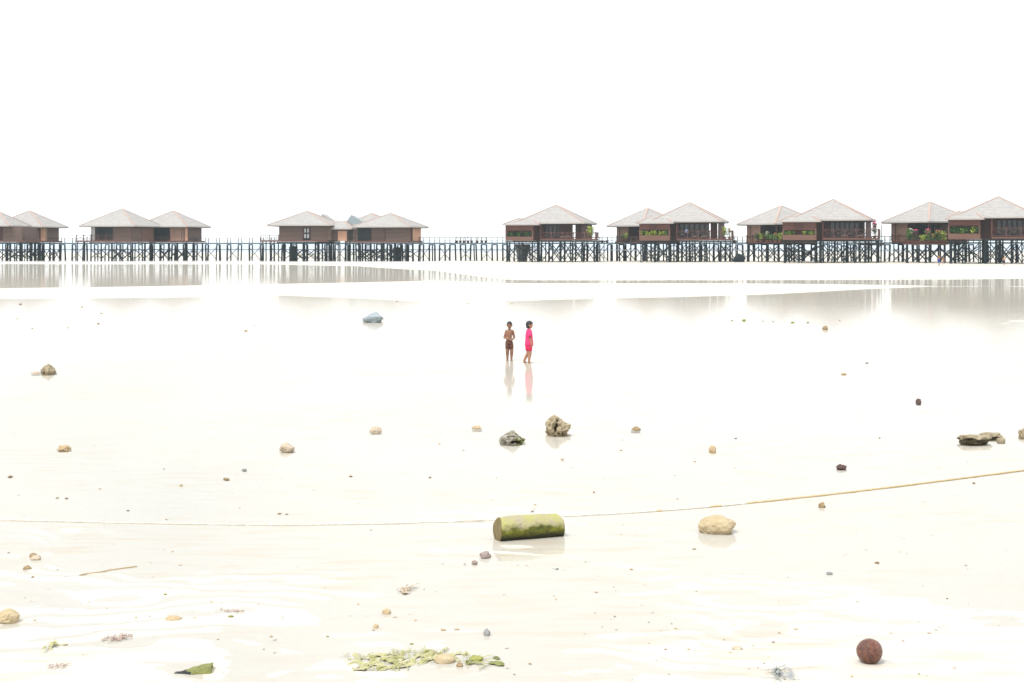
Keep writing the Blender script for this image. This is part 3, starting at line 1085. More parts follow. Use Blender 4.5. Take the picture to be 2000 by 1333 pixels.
place_rock(561, 881, 31, 15, M_sand_stone, 'pale peaked stone with grey flank in the shallow pool', 18, sub=4, rough=.35, peak=(-.3, .7))
place_rock(735, 842, 25, 8, M_sand_stone, 'low sand-coloured stone in the pool short of the coral rocks', 19, sub=3)
place_rock(1400, 1043, 75, 31, M_boulder, 'rounded yellowish boulder on the ripples right of the mossy log', 20, sub=5, rough=.16, freq=1.3, sink=.3)
place_rock(16, 1219, 48, 25, M_boulder, 'yellowish boulder cut by the picture edge on wet sand', 22, sub=5, rough=.2, freq=1.4)
place_rock(948, 1090, 23, 12, M_pinkstone, 'pinkish-grey angular stone just short of the mossy log', 23, sub=3, rough=.4)
place_rock(927, 1102, 12, 7, M_pinkstone, 'small pinkish stone next to the pinkish-grey angular stone', 24, sub=3, rough=.4)
place_rock(951, 1241, 14, 12, M_peb_grey, 'small blocky grey stone beyond the algae mat', 25, sub=3, rough=.3)
place_rock(1643, 917, 21, 10, M_darkstone, 'dark purplish stone short of the reef slabs', 26, sub=4, rough=.4, pits=.4)
place_rock(1612, 644, 11, 7, M_peb_brown, 'lone brown stone on the far shoal', 27, sub=3)
place_rock(1794, 786, 12, 7, M_darkstone, 'small dark stone alone in the pool right of the children', 28, sub=3)
place_rock(1242, 839, 20, 5, M_peb_brown, 'low brown stone in the pool right of the holed coral rock', 29, sub=3)
place_rock(1605, 991, 15, 9, M_peb_brown, 'rough brown stone just short of the rope', 30, sub=3, pits=.5)
place_rock(1392, 881, 15, 10, M_peb_tan, 'small tan stone at the pool edge beyond the boulder', 31, sub=3)
place_rock(931, 836, 22, 4, M_peb_tan, 'flat tan stone in the pool left of the coral rocks', 32, sub=3)
place_rock(126, 879, 33, 9, M_peb_tan, 'crumbly tan coral lump in the left pool', 33, sub=4, rough=.5, pits=.5)
place_rock(65, 1089, 15, 8, M_peb_brown, 'round brown stone touching a paler one on the rippled sand', 34, sub=3)
place_rock(70, 1094, 20, 8, M_sand_stone, 'pale stone touching a round brown one on the rippled sand', 35, sub=3)
place_rock(53, 1113, 18, 7, M_peb_brown, 'brown stone below the touching pair of stones', 36, sub=3)
place_rock(338, 1213, 32, 7, M_peb_tan, 'flat yellowish stone pair half buried in wet sand', 37, sub=3)
place_rock(755, 1199, 18, 9, M_peb_tan, 'tan stone on the sand beyond the algae mat', 38, sub=3)
place_rock(734, 1227, 12, 7, M_peb_tan, 'small orange-tan stone between tan stone and algae mat', 39, sub=3)
place_rock(890 - 22, 1296, 44, 14, M_boulder, 'smooth oval brown cobble lying in the algae mat', 40, sub=4, rough=.12)
place_rock(898, 1303, 15, 8, M_peb_brown, 'little brown cobble at the end of the algae mat', 41, sub=3)
place_rock(930, 1292, 30, 10, M_peb_green, 'algae-covered stone at the right end of the mat', 42, sub=3)
place_rock(1440, 998 + 272, 22, 6, M_sand_stone, 'flat sandy stone between the algae mat and the coconut', 43, sub=3)
place_rock(1444, 514.5, 26, 17, M_stilt, 'dark mound under the walkway beside the hut with two reclining chairs', 44, sub=4, depth=.6, name='mound', cat='mound')

# loose pebbles: placed ones first, then a thin scatter
PEB = {}
for nm, m_, sd in (('brown', M_peb_brown, 51), ('tan', M_peb_tan, 52), ('grey', M_peb_grey, 53), ('green', M_peb_green, 54)):
    PEB[nm] = rock_mesh('pebble_' + nm, m_, 1, 1, .6, sd, sub=2, rough=.4)
spots = [(20, 932, 14, 'brown'), (442, 937, 16, 'brown'), (477, 919, 14, 'grey'), (195, 955, 6, 'tan'), (112, 973, 7, 'brown'), (130, 974, 9, 'brown'),
         (250, 998, 10, 'brown'), (325, 1015, 6, 'brown'), (546, 1004, 10, 'brown'), (560, 1005, 7, 'brown'), (354, 949, 12, 'tan'), (320, 915, 4, 'grey'),
         (685, 931, 9, 'brown'), (840, 933, 8, 'brown'), (1098, 898, 10, 'tan'), (1116, 913, 4, 'brown'), (1213, 880, 7, 'tan'), (1357, 902, 7, 'tan'),
         (1160, 962, 7, 'brown'), (1045, 987, 8, 'tan'), (1040, 1000, 9, 'grey'), (865, 1101, 4, 'brown'), (1088, 1112, 10, 'grey'), (1233, 1112, 9, 'tan'),
         (1199, 1147, 6, 'tan'), (1356, 1073, 9, 'brown'), (323, 1163, 9, 'green'), (451, 1206, 14, 'green'), (426, 1249, 7, 'tan'), (515, 1268, 7, 'tan'),
         (640, 1244, 7, 'green'), (530, 1244, 9, 'tan'), (892, 1231, 11, 'tan'), (866, 1232, 14, 'tan'), (804, 1258, 9, 'green'), (64, 1129, 10, 'brown'),
         (17, 1080, 6, 'brown'), (1713, 1100, 12, 'brown'), (1902, 944, 10, 'brown'), (1437, 857, 8, 'grey'), (1718, 856, 8, 'brown'), (1693, 710, 9, 'grey'),
         (1648, 732, 14, 'tan'), (782, 735, 4, 'grey'), (1850, 1170, 6, 'brown'), (1620, 1122, 16, 'grey'), (1300, 1270, 7, 'brown'), (1795, 1318, 7, 'green'),
         (905, 880, 7, 'tan'), (858, 868, 8, 'tan'), (1216, 860, 6, 'tan'), (40, 595, 9, 'brown'), (160, 600, 6, 'tan'), (192, 633, 8, 'brown'), (34, 623, 6, 'tan'),
         (480, 647, 8, 'tan'), (497, 637, 4, 'brown'), (198, 613, 6, 'tan'), (335, 618, 4, 'brown'), (508, 609, 4, 'tan'), (775, 589, 5, 'brown'),
         (1453, 627, 12, 'green'), (1510, 629, 7, 'brown'), (1548, 631, 9, 'green'), (1578, 631, 7, 'brown'), (1430, 627, 6, 'brown'), (1640, 627, 6, 'brown'),
         (1490, 628, 5, 'brown'), (1000, 594, 6, 'tan'), (915, 593, 5, 'tan'), (63, 642, 6, 'tan'), (133, 641, 6, 'tan'), (1011, 1104, 4, 'grey'), (1268, 1258, 5, 'grey')]
PLAB = {'brown': 'small brown pebble lying loose on the wet flat', 'tan': 'small tan pebble lying loose on the wet flat',
        'grey': 'small grey pebble lying loose on the wet flat', 'green': 'small algae-green pebble lying loose on the wet flat'}
rp = random.Random(77)
for i in range(34):
    py = 590 + 740 * rp.random() ** .8
    spots.append((rp.uniform(0, 2000), py, rp.uniform(2.2, 5.0) * (.5 + .5 * (py - 478) / 850), rp.choice(['brown', 'tan', 'tan', 'tan', 'grey'])))
for px, py, w, kind in spots:
    Y0 = gY(py)
    X0 = gx(px, Y0)
    r_ = w * Y0 / F / 2 * .8
    o = obj('pebble', PEB[kind], None, (X0, Y0, max(hz(X0, Y0), -.004) + r_ * .22), (0, 0, rp.uniform(0, 6.28)),
            (r_ * rp.uniform(.9, 1.15), r_ * rp.uniform(.6, .9), r_ * rp.uniform(.55, .9)))
    tag(o, PLAB[kind], 'pebble', kind + ' pebbles scattered over the flat')


# ------------------------------------------------------------------ mossy log
def log_material():
    m = bpy.data.materials.new('mossy_bark')
    m.use_nodes = True
    n, l = m.node_tree.nodes, m.node_tree.links
    b = n['Principled BSDF']
    b.inputs['Roughness'].default_value = 0.8
    tc = n.new('ShaderNodeTexCoord')
    sep = n.new('ShaderNodeSeparateXYZ')
    l.new(tc.outputs['Object'], sep.inputs[0])

    def noise(sc, st=(1, 1, 1)):
        mp = n.new('ShaderNodeMapping')
        mp.inputs['Scale'].default_value = st
        l.new(tc.outputs['Object'], mp.inputs['Vector'])
        t = n.new('ShaderNodeTexNoise')
        t.inputs['Scale'].default_value = sc
        t.inputs['Detail'].default_value = 6
        t.inputs['Roughness'].default_value = .65
        l.new(mp.outputs['Vector'], t.inputs['Vector'])
        return t.outputs['Fac']

    def math_(op, a, c):
        x = n.new('ShaderNodeMath')
        x.operation = op
        for i, q in enumerate((a, c)):
            if isinstance(q, (int, float)):
                x.inputs[i].default_value = q
            else:
                l.new(q, x.inputs[i])
        return x.outputs[0]

    def rng(s_, a, c):
        x = n.new('ShaderNodeMapRange')
        x.inputs['From Min'].default_value = a
        x.inputs['From Max'].default_value = c
        l.new(s_, x.inputs['Value'])
        return x.outputs['Result']

    def mix(f_, a, c):
        x = n.new('ShaderNodeMix')
        x.data_type = 'RGBA'
        l.new(f_, x.inputs['Factor'])
        for key, q in (('A', a), ('B', c)):
            if isinstance(q, tuple):
                x.inputs[key].default_value = (*q, 1)
            else:
                l.new(q, x.inputs[key])
        return x.outputs['Result']

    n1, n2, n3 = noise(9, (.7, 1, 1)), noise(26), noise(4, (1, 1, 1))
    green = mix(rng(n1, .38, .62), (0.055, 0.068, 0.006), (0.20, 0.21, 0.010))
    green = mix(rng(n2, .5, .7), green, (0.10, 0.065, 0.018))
    lit_top = mix(rng(n3, .4, .62), (0.42, 0.41, 0.14), (0.40, 0.34, 0.25))
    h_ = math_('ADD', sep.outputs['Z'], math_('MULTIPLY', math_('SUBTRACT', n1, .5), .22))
    col = mix(rng(h_, .135, .185), green, lit_top)              # skylight on the top painted as a pale tone, living moss below
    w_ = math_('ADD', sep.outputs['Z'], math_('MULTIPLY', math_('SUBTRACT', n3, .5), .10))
    col = mix(rng(w_, .055, .12), (0.022, 0.024, 0.008), col)      # underside shade painted in, merged with the soaked waterline rim
    l.new(col, b.inputs['Base Color'])
    bp = n.new('ShaderNodeBump')
    bp.inputs['Strength'].default_value = 1.0
    bp.inputs['Distance'].default_value = .02
    l.new(n2, bp.inputs['Height'])
    l.new(bp.outputs['Normal'], b.inputs['Normal'])
    return m


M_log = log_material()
M_cut = mat('weathered_cut_wood', (0.33, 0.25, 0.15), 0.9, scale=22, stretch=(1, 3, .5), col2=(0.16, 0.14, 0.04), bump=0.7)
# log axis: left end (961..984), right end (1101); photo base rows 1057 (left) and 1049 (right)
YL, YR = gY(1057), gY(1050.5)
pL = Vector((gx(971.5, YL), YL + .07, 0))
pR = pL + Vector((.69, .27, 0))
ax = (pR - pL)
L_ = ax.length
lr = empty('log', (pL.x, pL.y, -.02), math.atan2(ax.y, ax.x), 'short moss-covered log with a brown sawn end lying on rippled sand', 'log')
n_, v, f = 40, [], []
LR = .133
prof = []
for j in range(n_):
    a = 2 * math.pi * j / n_
    yy, zz = math.cos(a), math.sin(a)
    zz = zz * (1.0 if zz < 0 else 1.06)
    prof.append((yy * LR * .98, zz * LR + LR * .9))
NS = 26
for i in range(NS):
    t_ = i / (NS - 1)
    for j, (yy, zz) in enumerate(prof):
        p = Vector((t_ * L_, yy, zz))
        k_ = 1 + .035 * mnoise.noise(p * 7) + .02 * mnoise.noise(p * 19) + .012 * mnoise.noise(p * 40)
        cx_ = t_ * L_
        if t_ > .86 and zz > LR * 1.5:
            cx_ -= (zz - LR * 1.5) * .75 * (t_ - .86) / .14
        if t_ < .08 and zz > LR * 1.3:
            cx_ += (zz - LR * 1.3) * .25 * (1 - t_ / .08)
        v.append((cx_, yy * k_, (zz - LR * .9) * k_ + LR * .9 + .006 * math.sin(t_ * 5)))
    if i:
        b_ = (i - 1) * n_
        for j in range(n_):
            f.append((b_ + j, b_ + n_ + j, b_ + n_ + (j + 1) % n_, b_ + (j + 1) % n_))
f.append(tuple(range((NS - 1) * n_, NS * n_)))
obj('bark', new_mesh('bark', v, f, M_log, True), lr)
ev = [(x - .001, y_, z) for x, y_, z in v[:n_]]
ring2 = [(x - .012, y_ * .86, LR * .95 + (z - LR * .95) * .86) for x, y_, z in v[:n_]]
ring3 = [(x - .004, y_ * .45, LR * .95 + (z - LR * .95) * .45) for x, y_, z in v[:n_]]
cv = ev + ring2 + ring3
cf = []
for i in range(2):
    for j in range(n_):
        cf.append((i * n_ + j, i * n_ + (j + 1) % n_, (i + 1) * n_ + (j + 1) % n_, (i + 1) * n_ + j))
cf.append(tuple(range(2 * n_, 3 * n_)))
obj('sawn_end', new_mesh('sawn_end', cv, cf, M_cut, True), lr)

# ------------------------------------------------------------------ coconut
Yc = gY(1299)
rc = 25 * Yc / F
coco = tag(obj('coconut', rock_mesh('coconut', mat('coconut_husk', (0.21, 0.066, 0.032), 0.42, scale=7, stretch=(3.5, 3.5, .5), col2=(0.075, 0.026, 0.015), bump=1.0, spec=0.6, coat=.25, bscale=11),
                                    rc, rc * .95, rc * 1.02, 91, sub=5, rough=.035, freq=1.2),
               None, (gx(1702, Yc), Yc + rc * .6, hz(gx(1702, Yc), Yc) + rc * .88), (R(20), R(-18), 0)),
           'smooth round brown coconut resting on the wet sand', 'coconut')

# ------------------------------------------------------------------ rope
pts = [(-260, 1008), (-100, 1013), (0, 1016.5), (150, 1020), (350, 1024), (560, 1026), (760, 1023), (930, 1018.5), (1000, 1015.5), (1130, 1008), (1250, 1001), (1380, 991), (1540, 975), (1700, 957), (1860, 937), (2000, 919), (2200, 893)]
wp = [Vector((gx(px, gY(py)), gY(py), 0)) for px, py in pts]


def catmull(P, per):
    out = []
    for i in range(len(P) - 1):
        p0, p1, p2, p3 = P[max(i - 1, 0)], P[i], P[i + 1], P[min(i + 2, len(P) - 1)]
        for k in range(per):
            t = k / per
            out.append(.5 * ((2 * p1) + (p2 - p0) * t + (2 * p0 - 5 * p1 + 4 * p2 - p3) * t * t + (3 * p1 - p0 - 3 * p2 + p3) * t ** 3))
    out.append(P[-1])
    return out


rpnt = catmull(wp, 26)
v, f, nr_ = [], [], 9
tw = 0
mi = []
for i, p in enumerate(rpnt):
    if i:
        tw += (p - rpnt[i - 1]).length * 30
    d = (rpnt[min(i + 1, len(rpnt) - 1)] - rpnt[max(i - 1, 0)]).normalized()
    nn = Vector((-d.y, d.x, 0))
    zc = max(hz(p.x, p.y), -.006) + .007
    for j in range(nr_):
        a = 2 * math.pi * j / nr_
        rr = .0125 * (1 + .22 * math.cos(3 * a + tw))
        v.append((p.x + nn.x * rr * math.cos(a), p.y + nn.y * rr * math.cos(a), zc + rr * math.sin(a)))
    if i:
        b_ = (i - 1) * nr_
        for j in range(nr_):
            f.append((b_ + j, b_ + nr_ + j, b_ + nr_ + (j + 1) % nr_, b_ + (j + 1) % nr_))
rope_me = new_mesh('rope', v, f, M_rope_w, True)
rope_me.materials.append(mat('stained_rope', (0.62, 0.49, 0.29), .9, scale=18, col2=(0.50, 0.38, 0.21)))
for p in rope_me.polygons:
    if p.center.x > 2.6 + 2.6 * mnoise.noise(p.center * 3.1):
        p.material_index = 1
tag(obj('rope', rope_me), 'long thin rope laid across the flat behind the mossy log', 'rope')


# ------------------------------------------------------------------ algae, weed and drift
def strip(pts3, w, mat_, name, parent=None, curl=.3, seed=0):
    rn = random.Random(seed)
    v, f = [], []
    for i, p in enumerate(pts3):
        p = Vector(p)
        d = (Vector(pts3[min(i + 1, len(pts3) - 1)]) - Vector(pts3[max(i - 1, 0)])).normalized()
        nn = Vector((-d.y, d.x, rn.uniform(-curl, curl))).normalized()
        ww = w * (math.sin(math.pi * (i + .4) / (len(pts3) - .2)) * .8 + .2)
        v += [p - nn * ww, p + nn * ww + Vector((0, 0, .002))]
        if i:
            f.append((2 * i - 2, 2 * i - 1, 2 * i + 1, 2 * i))
    return v, f


def algae_mat(outline, label, m_, seed, thick=.03, nx=60, ny=22, name='algae_mat', strands=40, cat='algae', sm=None, holes=-.22, sang=.7, slen=(.03, .12)):
    """a ragged low mat; outline = photo polygon of its footprint"""
    P = [(gx(px, gY(py)), gY(py)) for px, py in outline]
    cx_ = sum(p[0] for p in P) / len(P)
    cy2 = sum(p[1] for p in P) / len(P)
    xs, ys = [p[0] for p in P], [p[1] for p in P]

    def inside(x, y_):
        c = False
        j = len(P) - 1
        for i in range(len(P)):
            if (P[i][1] > y_) != (P[j][1] > y_) and x < (P[j][0] - P[i][0]) * (y_ - P[i][1]) / (P[j][1] - P[i][1]) + P[i][0]:
                c = not c
            j = i
        return c
    z0 = hz(cx_, cy2)
    root = empty(name, (cx_, cy2, z0), 0, label, cat)
    v, f, idm = [], [], {}
    for j in range(ny):
        for i in range(nx):
            x = min(xs) + (max(xs) - min(xs)) * i / (nx - 1)
            y_ = min(ys) + (max(ys) - min(ys)) * j / (ny - 1)
            q = Vector((x * 5, y_ * 3.5, seed))
            jx = .10 * mnoise.noise(q)
            if inside(x + jx, y_ + .22 * mnoise.noise(q * 1.7)) and mnoise.noise(q * 2.6 + Vector((9, 0, 0))) > holes:
                hh = thick * (.45 + .9 * mnoise.noise(q * 1.6) + .5 * mnoise.noise(q * 4))
                idm[i, j] = len(v)
                v.append((x - cx_, y_ - cy2, max(hz(x, y_), 0) - z0 + hh))
    for j in range(ny - 1):
        for i in range(nx - 1):
            k_ = [(i, j), (i + 1, j), (i + 1, j + 1), (i, j + 1)]
            if all(q in idm for q in k_):
                f.append(tuple(idm[q] for q in k_))
    obj('mat', new_mesh('mat', v, f, m_, True), root)
    rn = random.Random(seed)
    sv, sf = [], []
    for _ in range(strands):
        for _t in range(30):
            x, y_ = rn.uniform(min(xs), max(xs)), rn.uniform(min(ys), max(ys))
            if inside(x, y_):
                break
        a = rn.gauss(0, sang) + rn.choice((0, math.pi))
        ln = rn.uniform(*slen)
        pts3 = []
        for k_ in range(5):
            t = k_ / 4
            xx = x + math.cos(a + .8 * t) * ln * t
            yy2 = y_ + math.sin(a + .8 * t) * ln * t * 1.4
            pts3.append((xx - cx_, yy2 - cy2, max(hz(xx, yy2), 0) - z0 + thick * .5 + .012 * math.sin(3.1 * t)))
        a_, b_ = strip(pts3, rn.uniform(.002, .006), None, 's', seed=rn.random())
        k0 = len(sv)
        sv += a_
        sf += [tuple(q + k0 for q in ff) for ff in b_]
    so = obj('strands', new_mesh('strands', sv, sf, sm or M_strand), root)
    so['kind'] = 'stuff'
    return root


algae_mat([(668, 1285), (740, 1279), (800, 1272), (862, 1270), (908, 1276), (918, 1284), (880, 1290), (820, 1294), (800, 1304), (770, 1311), (702, 1311), (700, 1298)],
          'long ragged green algae mat with cobbles in the foreground', M_algae, 3, thick=.011, nx=110, ny=36, strands=130, holes=-.34)
algae_mat([(905, 1290), (935, 1284), (962, 1291), (985, 1301), (950, 1302), (915, 1300)], 'small green algae tuft beyond the right end of the mat', M_algae_d, 7, thick=.016, nx=40, ny=16, strands=26)
algae_mat([(88, 1266), (104, 1259), (118, 1265), (120, 1271), (95, 1271)], 'green algae clump beside scattered brown weed', M_algae, 9, thick=.05, nx=22, ny=12, strands=10)
algae_mat([(1497, 1309), (1512, 1306), (1535, 1316), (1556, 1330), (1530, 1330), (1508, 1322)], 'dark green and bluish frond tuft left of the coconut', M_algae_d, 12, thick=.03, nx=30, ny=16, strands=40, sm=M_bluegrey)
algae_mat([(770, 1158), (785, 1149), (812, 1146), (822, 1150), (800, 1155), (806, 1161), (780, 1162)], 'half-buried tan curl of weed beyond the pebbles', M_sand_stone, 14, thick=.03, nx=30, ny=14, strands=14, name='weed_curl', cat='weed', sm=M_peb_brown)
algae_mat([(195, 1248), (230, 1244), (262, 1241), (258, 1249), (215, 1253)], 'loose drift line of reddish brown weed scraps', M_weed, 16, thick=.012, nx=40, ny=10, strands=60, name='weed_drift', cat='weed', sm=M_weed, holes=.16, slen=(.015, .06))
algae_mat([(90, 1304), (125, 1300), (136, 1305), (112, 1308)], 'small reddish weed scrap near the green wedge of wood', M_weed, 18, thick=.012, nx=24, ny=8, strands=24, name='weed_drift', cat='weed', sm=M_weed, holes=.16, slen=(.015, .06))
algae_mat([(420, 1192), (460, 1195), (496, 1196), (470, 1199), (430, 1196)], 'thin greyish weed line beyond the algae-green pebble', M_weed, 20, thick=.008, nx=30, ny=8, strands=30, name='weed_drift', cat='weed', sm=M_weed, holes=.16, slen=(.015, .06))

# mossy wedge of wood
Yw = gY(1314)
wroot2 = empty('driftwood', (gx(377, Yw), Yw, 0), R(8), 'mossy green wedge of driftwood with a black undercut tip', 'driftwood')
hw = 38 * Yw / F
hh = 12 * Yw / F
vv = [(-hw, 0, .004), (-.1 * hw, -.05, .0), (hw * .95, -.06, -.01), (hw * .95, .12, -.01), (-.1 * hw, .08, 0),
      (-hw * .6, 0, .016), (0, -.035, hh * .55), (hw * .9, -.05, hh), (hw * 1.0, .10, hh * .95), (0, .07, hh * .55)]
ff = [(0, 5, 6, 1), (1, 6, 7, 2), (2, 7, 8, 3), (3, 8, 9, 4), (4, 9, 5, 0), (5, 9, 6), (6, 9, 8, 7), (0, 1, 4), (1, 2, 3, 4)]
bm = bmesh.new()
for q in vv:
    bm.verts.new(q)
bm.verts.ensure_lookup_table()
for q in ff:
    bm.faces.new([bm.verts[i] for i in q])
bmesh.ops.subdivide_edges(bm, edges=bm.edges[:], cuts=4, use_grid_fill=True)
for q in bm.verts:
    q.co += Vector((mnoise.noise(q.co * 22), mnoise.noise(q.co * 25 + Vector((5, 0, 0))), mnoise.noise(q.co * 30 + Vector((0, 7, 0))))) * .008
wm = bpy.data.meshes.new('mossy_top')
bm.to_mesh(wm)
bm.free()
wm.materials.append(mat('mossy_wood', (0.36, 0.37, 0.13), .9, scale=30, col2=(0.24, 0.25, 0.09), bump=1.0))
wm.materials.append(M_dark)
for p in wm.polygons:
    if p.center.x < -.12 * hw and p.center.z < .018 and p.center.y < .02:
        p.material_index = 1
obj('wedge', wm, wroot2)

# twig and fine scraps
tw = catmull([Vector((gx(px, gY(py)), gY(py), .008)) for px, py in ((155, 1124), (190, 1119), (225, 1113), (268, 1107))], 8)
v, f = [], []
for i, p in enumerate(tw):
    for j in range(5):
        a = 6.283 * j / 5
        v.append((p.x, p.y + .006 * math.cos(a), max(hz(p.x, p.y), 0) + .004 + .006 * math.sin(a)))
    if i:
        for j in range(5):
            f.append(((i - 1) * 5 + j, i * 5 + j, i * 5 + (j + 1) % 5, (i - 1) * 5 + (j + 1) % 5))
tag(obj('twig', new_mesh('twig', v, f, M_peb_tan)), 'long thin tan twig on the rippled sand', 'twig')

rn = random.Random(101)
v, f = [], []
for k_ in range(520):
    py = 600 + 730 * rn.random() ** .6
    Y0 = gY(py)
    X0 = gx(rn.uniform(-150, 2150), Y0)
    if fbm(np.array([X0 * .5]), np.array([Y0 * .5]), 88, 2)[0] < -.06 and rn.random() < .75:
        continue
    z = max(hz(X0, Y0), -.002) + .002
    a = rn.uniform(0, 6.28)
    ln = rn.uniform(.006, .022) * (1 + Y0 * .012)
    wd = ln * rn.uniform(.15, .6)
    c_, s_ = math.cos(a), math.sin(a)
    b0 = len(v)
    for (u_, w_, zz) in ((-1, -.3, 0), (.2, -1, .002), (1, .1, .001), (.1, 1, .004)):
        v.append((X0 + c_ * ln * u_ - s_ * wd * w_, Y0 + s_ * ln * u_ + c_ * wd * w_, z + zz))
    v.append((X0, Y0, z + wd * .8))
    f += [(b0, b0 + 1, b0 + 4), (b0 + 1, b0 + 2, b0 + 4), (b0 + 2, b0 + 3, b0 + 4), (b0 + 3, b0, b0 + 4)]
grit = new_mesh('shell_grit', v, f, M_peb_tan)
for m_ in (M_weed, M_peb_brown):
    grit.materials.append(m_)
for i, p in enumerate(grit.polygons):
    p.material_index = (i // 4) % 3
go = obj('shell_grit', grit)
go['kind'] = 'stuff'
tag(go, 'fine scraps of shell and weed strewn over the flat', 'shell grit')


# ------------------------------------------------------------------ plants
def leaf_cluster(name, m_, seed, n, rx, rz, ln, wd, droop=.5, up=.2, base=0.0, center=False):
    """arching leaf blades that start near the stem (or fill a crown) ; each blade two folded quads"""
    rn = random.Random(seed)
    v, f = [], []
    for _ in range(n):
        a = rn.uniform(0, 6.283)
        d = Vector((math.cos(a), math.sin(a), rn.uniform(-.1, 1.1))).normalized()
        o = Vector((rn.gauss(0, .45) * rx, rn.gauss(0, .45) * rx, base + rn.random() * rz))
        l_ = ln * rn.uniform(.6, 1.2)
        sd = d.cross(Vector((0, 0, 1))).normalized() * wd * rn.uniform(.7, 1.2)
        p1 = o + d * l_ * .5 + Vector((0, 0, up * l_))
        p2 = o + d * l_ + Vector((0, 0, (up - droop) * l_))
        b_ = len(v)
        v += [o - sd * .3, o + sd * .3, p1 + sd, p1 - sd, p2 + sd * .25, p2 - sd * .25]
        f += [(b_, b_ + 1, b_ + 2, b_ + 3), (b_ + 3, b_ + 2, b_ + 4, b_ + 5)]
    return new_mesh(name, v, f, m_)


PLN = [0]


def plant(world, size, leaf, label, flower=None, pot=True, hgt=1.2, group=None, cat='plant', seed=None, name='potted_plant', wide=1.0, n=70):
    PLN[0] += 1
    sd = seed or PLN[0] * 17
    r_ = empty(name, world, random.Random(sd).uniform(0, 6), label, cat, group)
    zb = 0
    if pot:
        obj('pot', lathe([(.17, 0), (.26, .30), (.29, .31), (.29, .38), (.22, .38), (.2, .34)], 12, M_pot, 'pot'), r_)
        zb = .34
    obj('stem', lathe([(.04, zb - .05), (.025, zb + hgt * .5), (.01, zb + hgt * .75)], 6, M_stem, 'stem'), r_)
    obj('foliage', leaf_cluster('foliage', leaf, sd, n, size * .55 * wide, hgt * .75, size * .75, size * .13, base=zb + hgt * .12), r_)
    if flower is not None:
        obj('blossom', leaf_cluster('blossom', flower, sd + 1, n, size * .5 * wide, hgt * .45, size * .35, size * .15, base=zb + hgt * .55), r_)
    return r_


def box_plants(h, pxs, leaf, who, flower=None, seed=0, size=.55, hgt=.75):
    for i, (px, m_) in enumerate(pxs):
        yy = h.ya0 + .45
        who_ = {'yellow_green_leaf': 'yellow-green', 'green_leaf': 'mid-green', 'dark_green_leaf': 'dark green'}[m_.name] + ' plant in ' + who
        plant(h.to_world(h.x(px, yy), yy, h.z_o0 - .12), size, m_, who_, flower, pot=False, hgt=hgt, group='plants in ' + who, seed=seed + i, name='planter_plant', wide=1.3, n=60)


box_plants(hutA, [(994, M_leaf_d), (1001, M_leaf_g), (1008, M_leaf_d), (1015, M_leaf_g), (1023, M_leaf_d), (1030, M_leaf_g), (1037, M_leaf_d)], None,
           'the window box above the conical tank', seed=200, hgt=1.0)
box_plants(hutB, [(1255, M_leaf_y), (1261, M_leaf_g), (1267, M_leaf_y), (1273, M_leaf_y), (1281, M_leaf_y), (1290, M_leaf_y), (1298, M_leaf_y), (1303, M_leaf_g)], None,
           'the window box left of the blue-shirted person', seed=220, hgt=.95, size=.65)
box_plants(hutC, [(1537, M_leaf_g), (1543, M_leaf_y), (1549, M_leaf_g), (1573, M_leaf_y), (1579, M_leaf_g), (1586, M_leaf_y), (1591, M_leaf_g)], None,
           'the window box left of the reclining chairs', seed=240)
box_plants(hutD, [(1859, M_leaf_d), (1866, M_leaf_g), (1873, M_leaf_d), (1880, M_leaf_g), (1888, M_leaf_g), (1895, M_leaf_d), (1902, M_leaf_y), (1909, M_leaf_d)], None,
           'the window box of the pier-end hut', seed=260, hgt=1.05, size=.7)

plant(hutA.to_world(hutA.dx1 - 1.0, hutA.yf + .7, hutA.zfl), .85, M_leaf_y, 'yellow-green shrub at the deck corner of the hut with the tank', hgt=1.9, n=150, wide=1.1)
plant(hutB.to_world(hutB.dx1 - 1.4, hutB.yf + .7, hutB.zfl), .7, M_leaf_y, 'yellow-green shrub on the deck right of the blue-shirted person', hgt=1.7, n=120)
plant(hutB.to_world(hutB.dx1 - .5, hutB.yf + .6, hutB.zfl), .5, M_leaf_g, 'orange-leaved shrub at the deck corner past the yellow-green one', M_orange, hgt=1.5, n=70)
plant(hutC.to_world(hutC.dx1 - .7, hutC.yf + .6, hutC.zfl), .6, M_leaf_d, 'pink bougainvillea at the deck corner beside the reclining chairs', M_pink, hgt=2.2, n=110)

for px, dx, hgt, lf, fl, lab in ((1218, 0, 1.0, M_leaf_g, None, 'low green potted plant on the walk before the woven panel'),
                                 (1224, 0, 1.2, M_leaf_y, None, 'lime potted plant on the walk beside the low green one')):
    h = hutB1
    plant(h.to_world(h.x(px, h.yl - .6), h.yl - .6, h.zf), .6, lf, lab, fl, hgt=hgt)
for px, hgt, lf, fl, lab in ((1479, 1.3, M_leaf_d, None, 'dark potted shrub before the woven wall by the reclining-chair hut'),
                             (1487, 1.3, M_leaf_y, None, 'lime potted plant right of the dark potted shrub'),
                             (1499, 1.5, M_leaf_g, M_bloom, 'potted shrub with white blossom on the railed walk'),
                             (1506, 1.1, M_leaf_g, None, 'green potted shrub right of the white-blossomed one'),
                             (1515, 1.2, M_leaf_g, M_orange, 'orange-leaved potted plant against the reclining-chair hut'),
                             (1524, 1.3, M_leaf_y, None, 'leaning yellow potted plant touching the side room wall')):
    h = hutC1
    yy = -h.s / 2 + .4
    plant(h.to_world(h.x(px, yy), yy, h.zf - .2), .6, lf, lab, fl, hgt=hgt)
    box('plant_shelf', M_deck, h.root, h.x(px, yy) - .6, h.x(px, yy) + .6, yy - .3, yy + .95, h.zf - .30 + .004 * (px % 5), h.zf - .2)
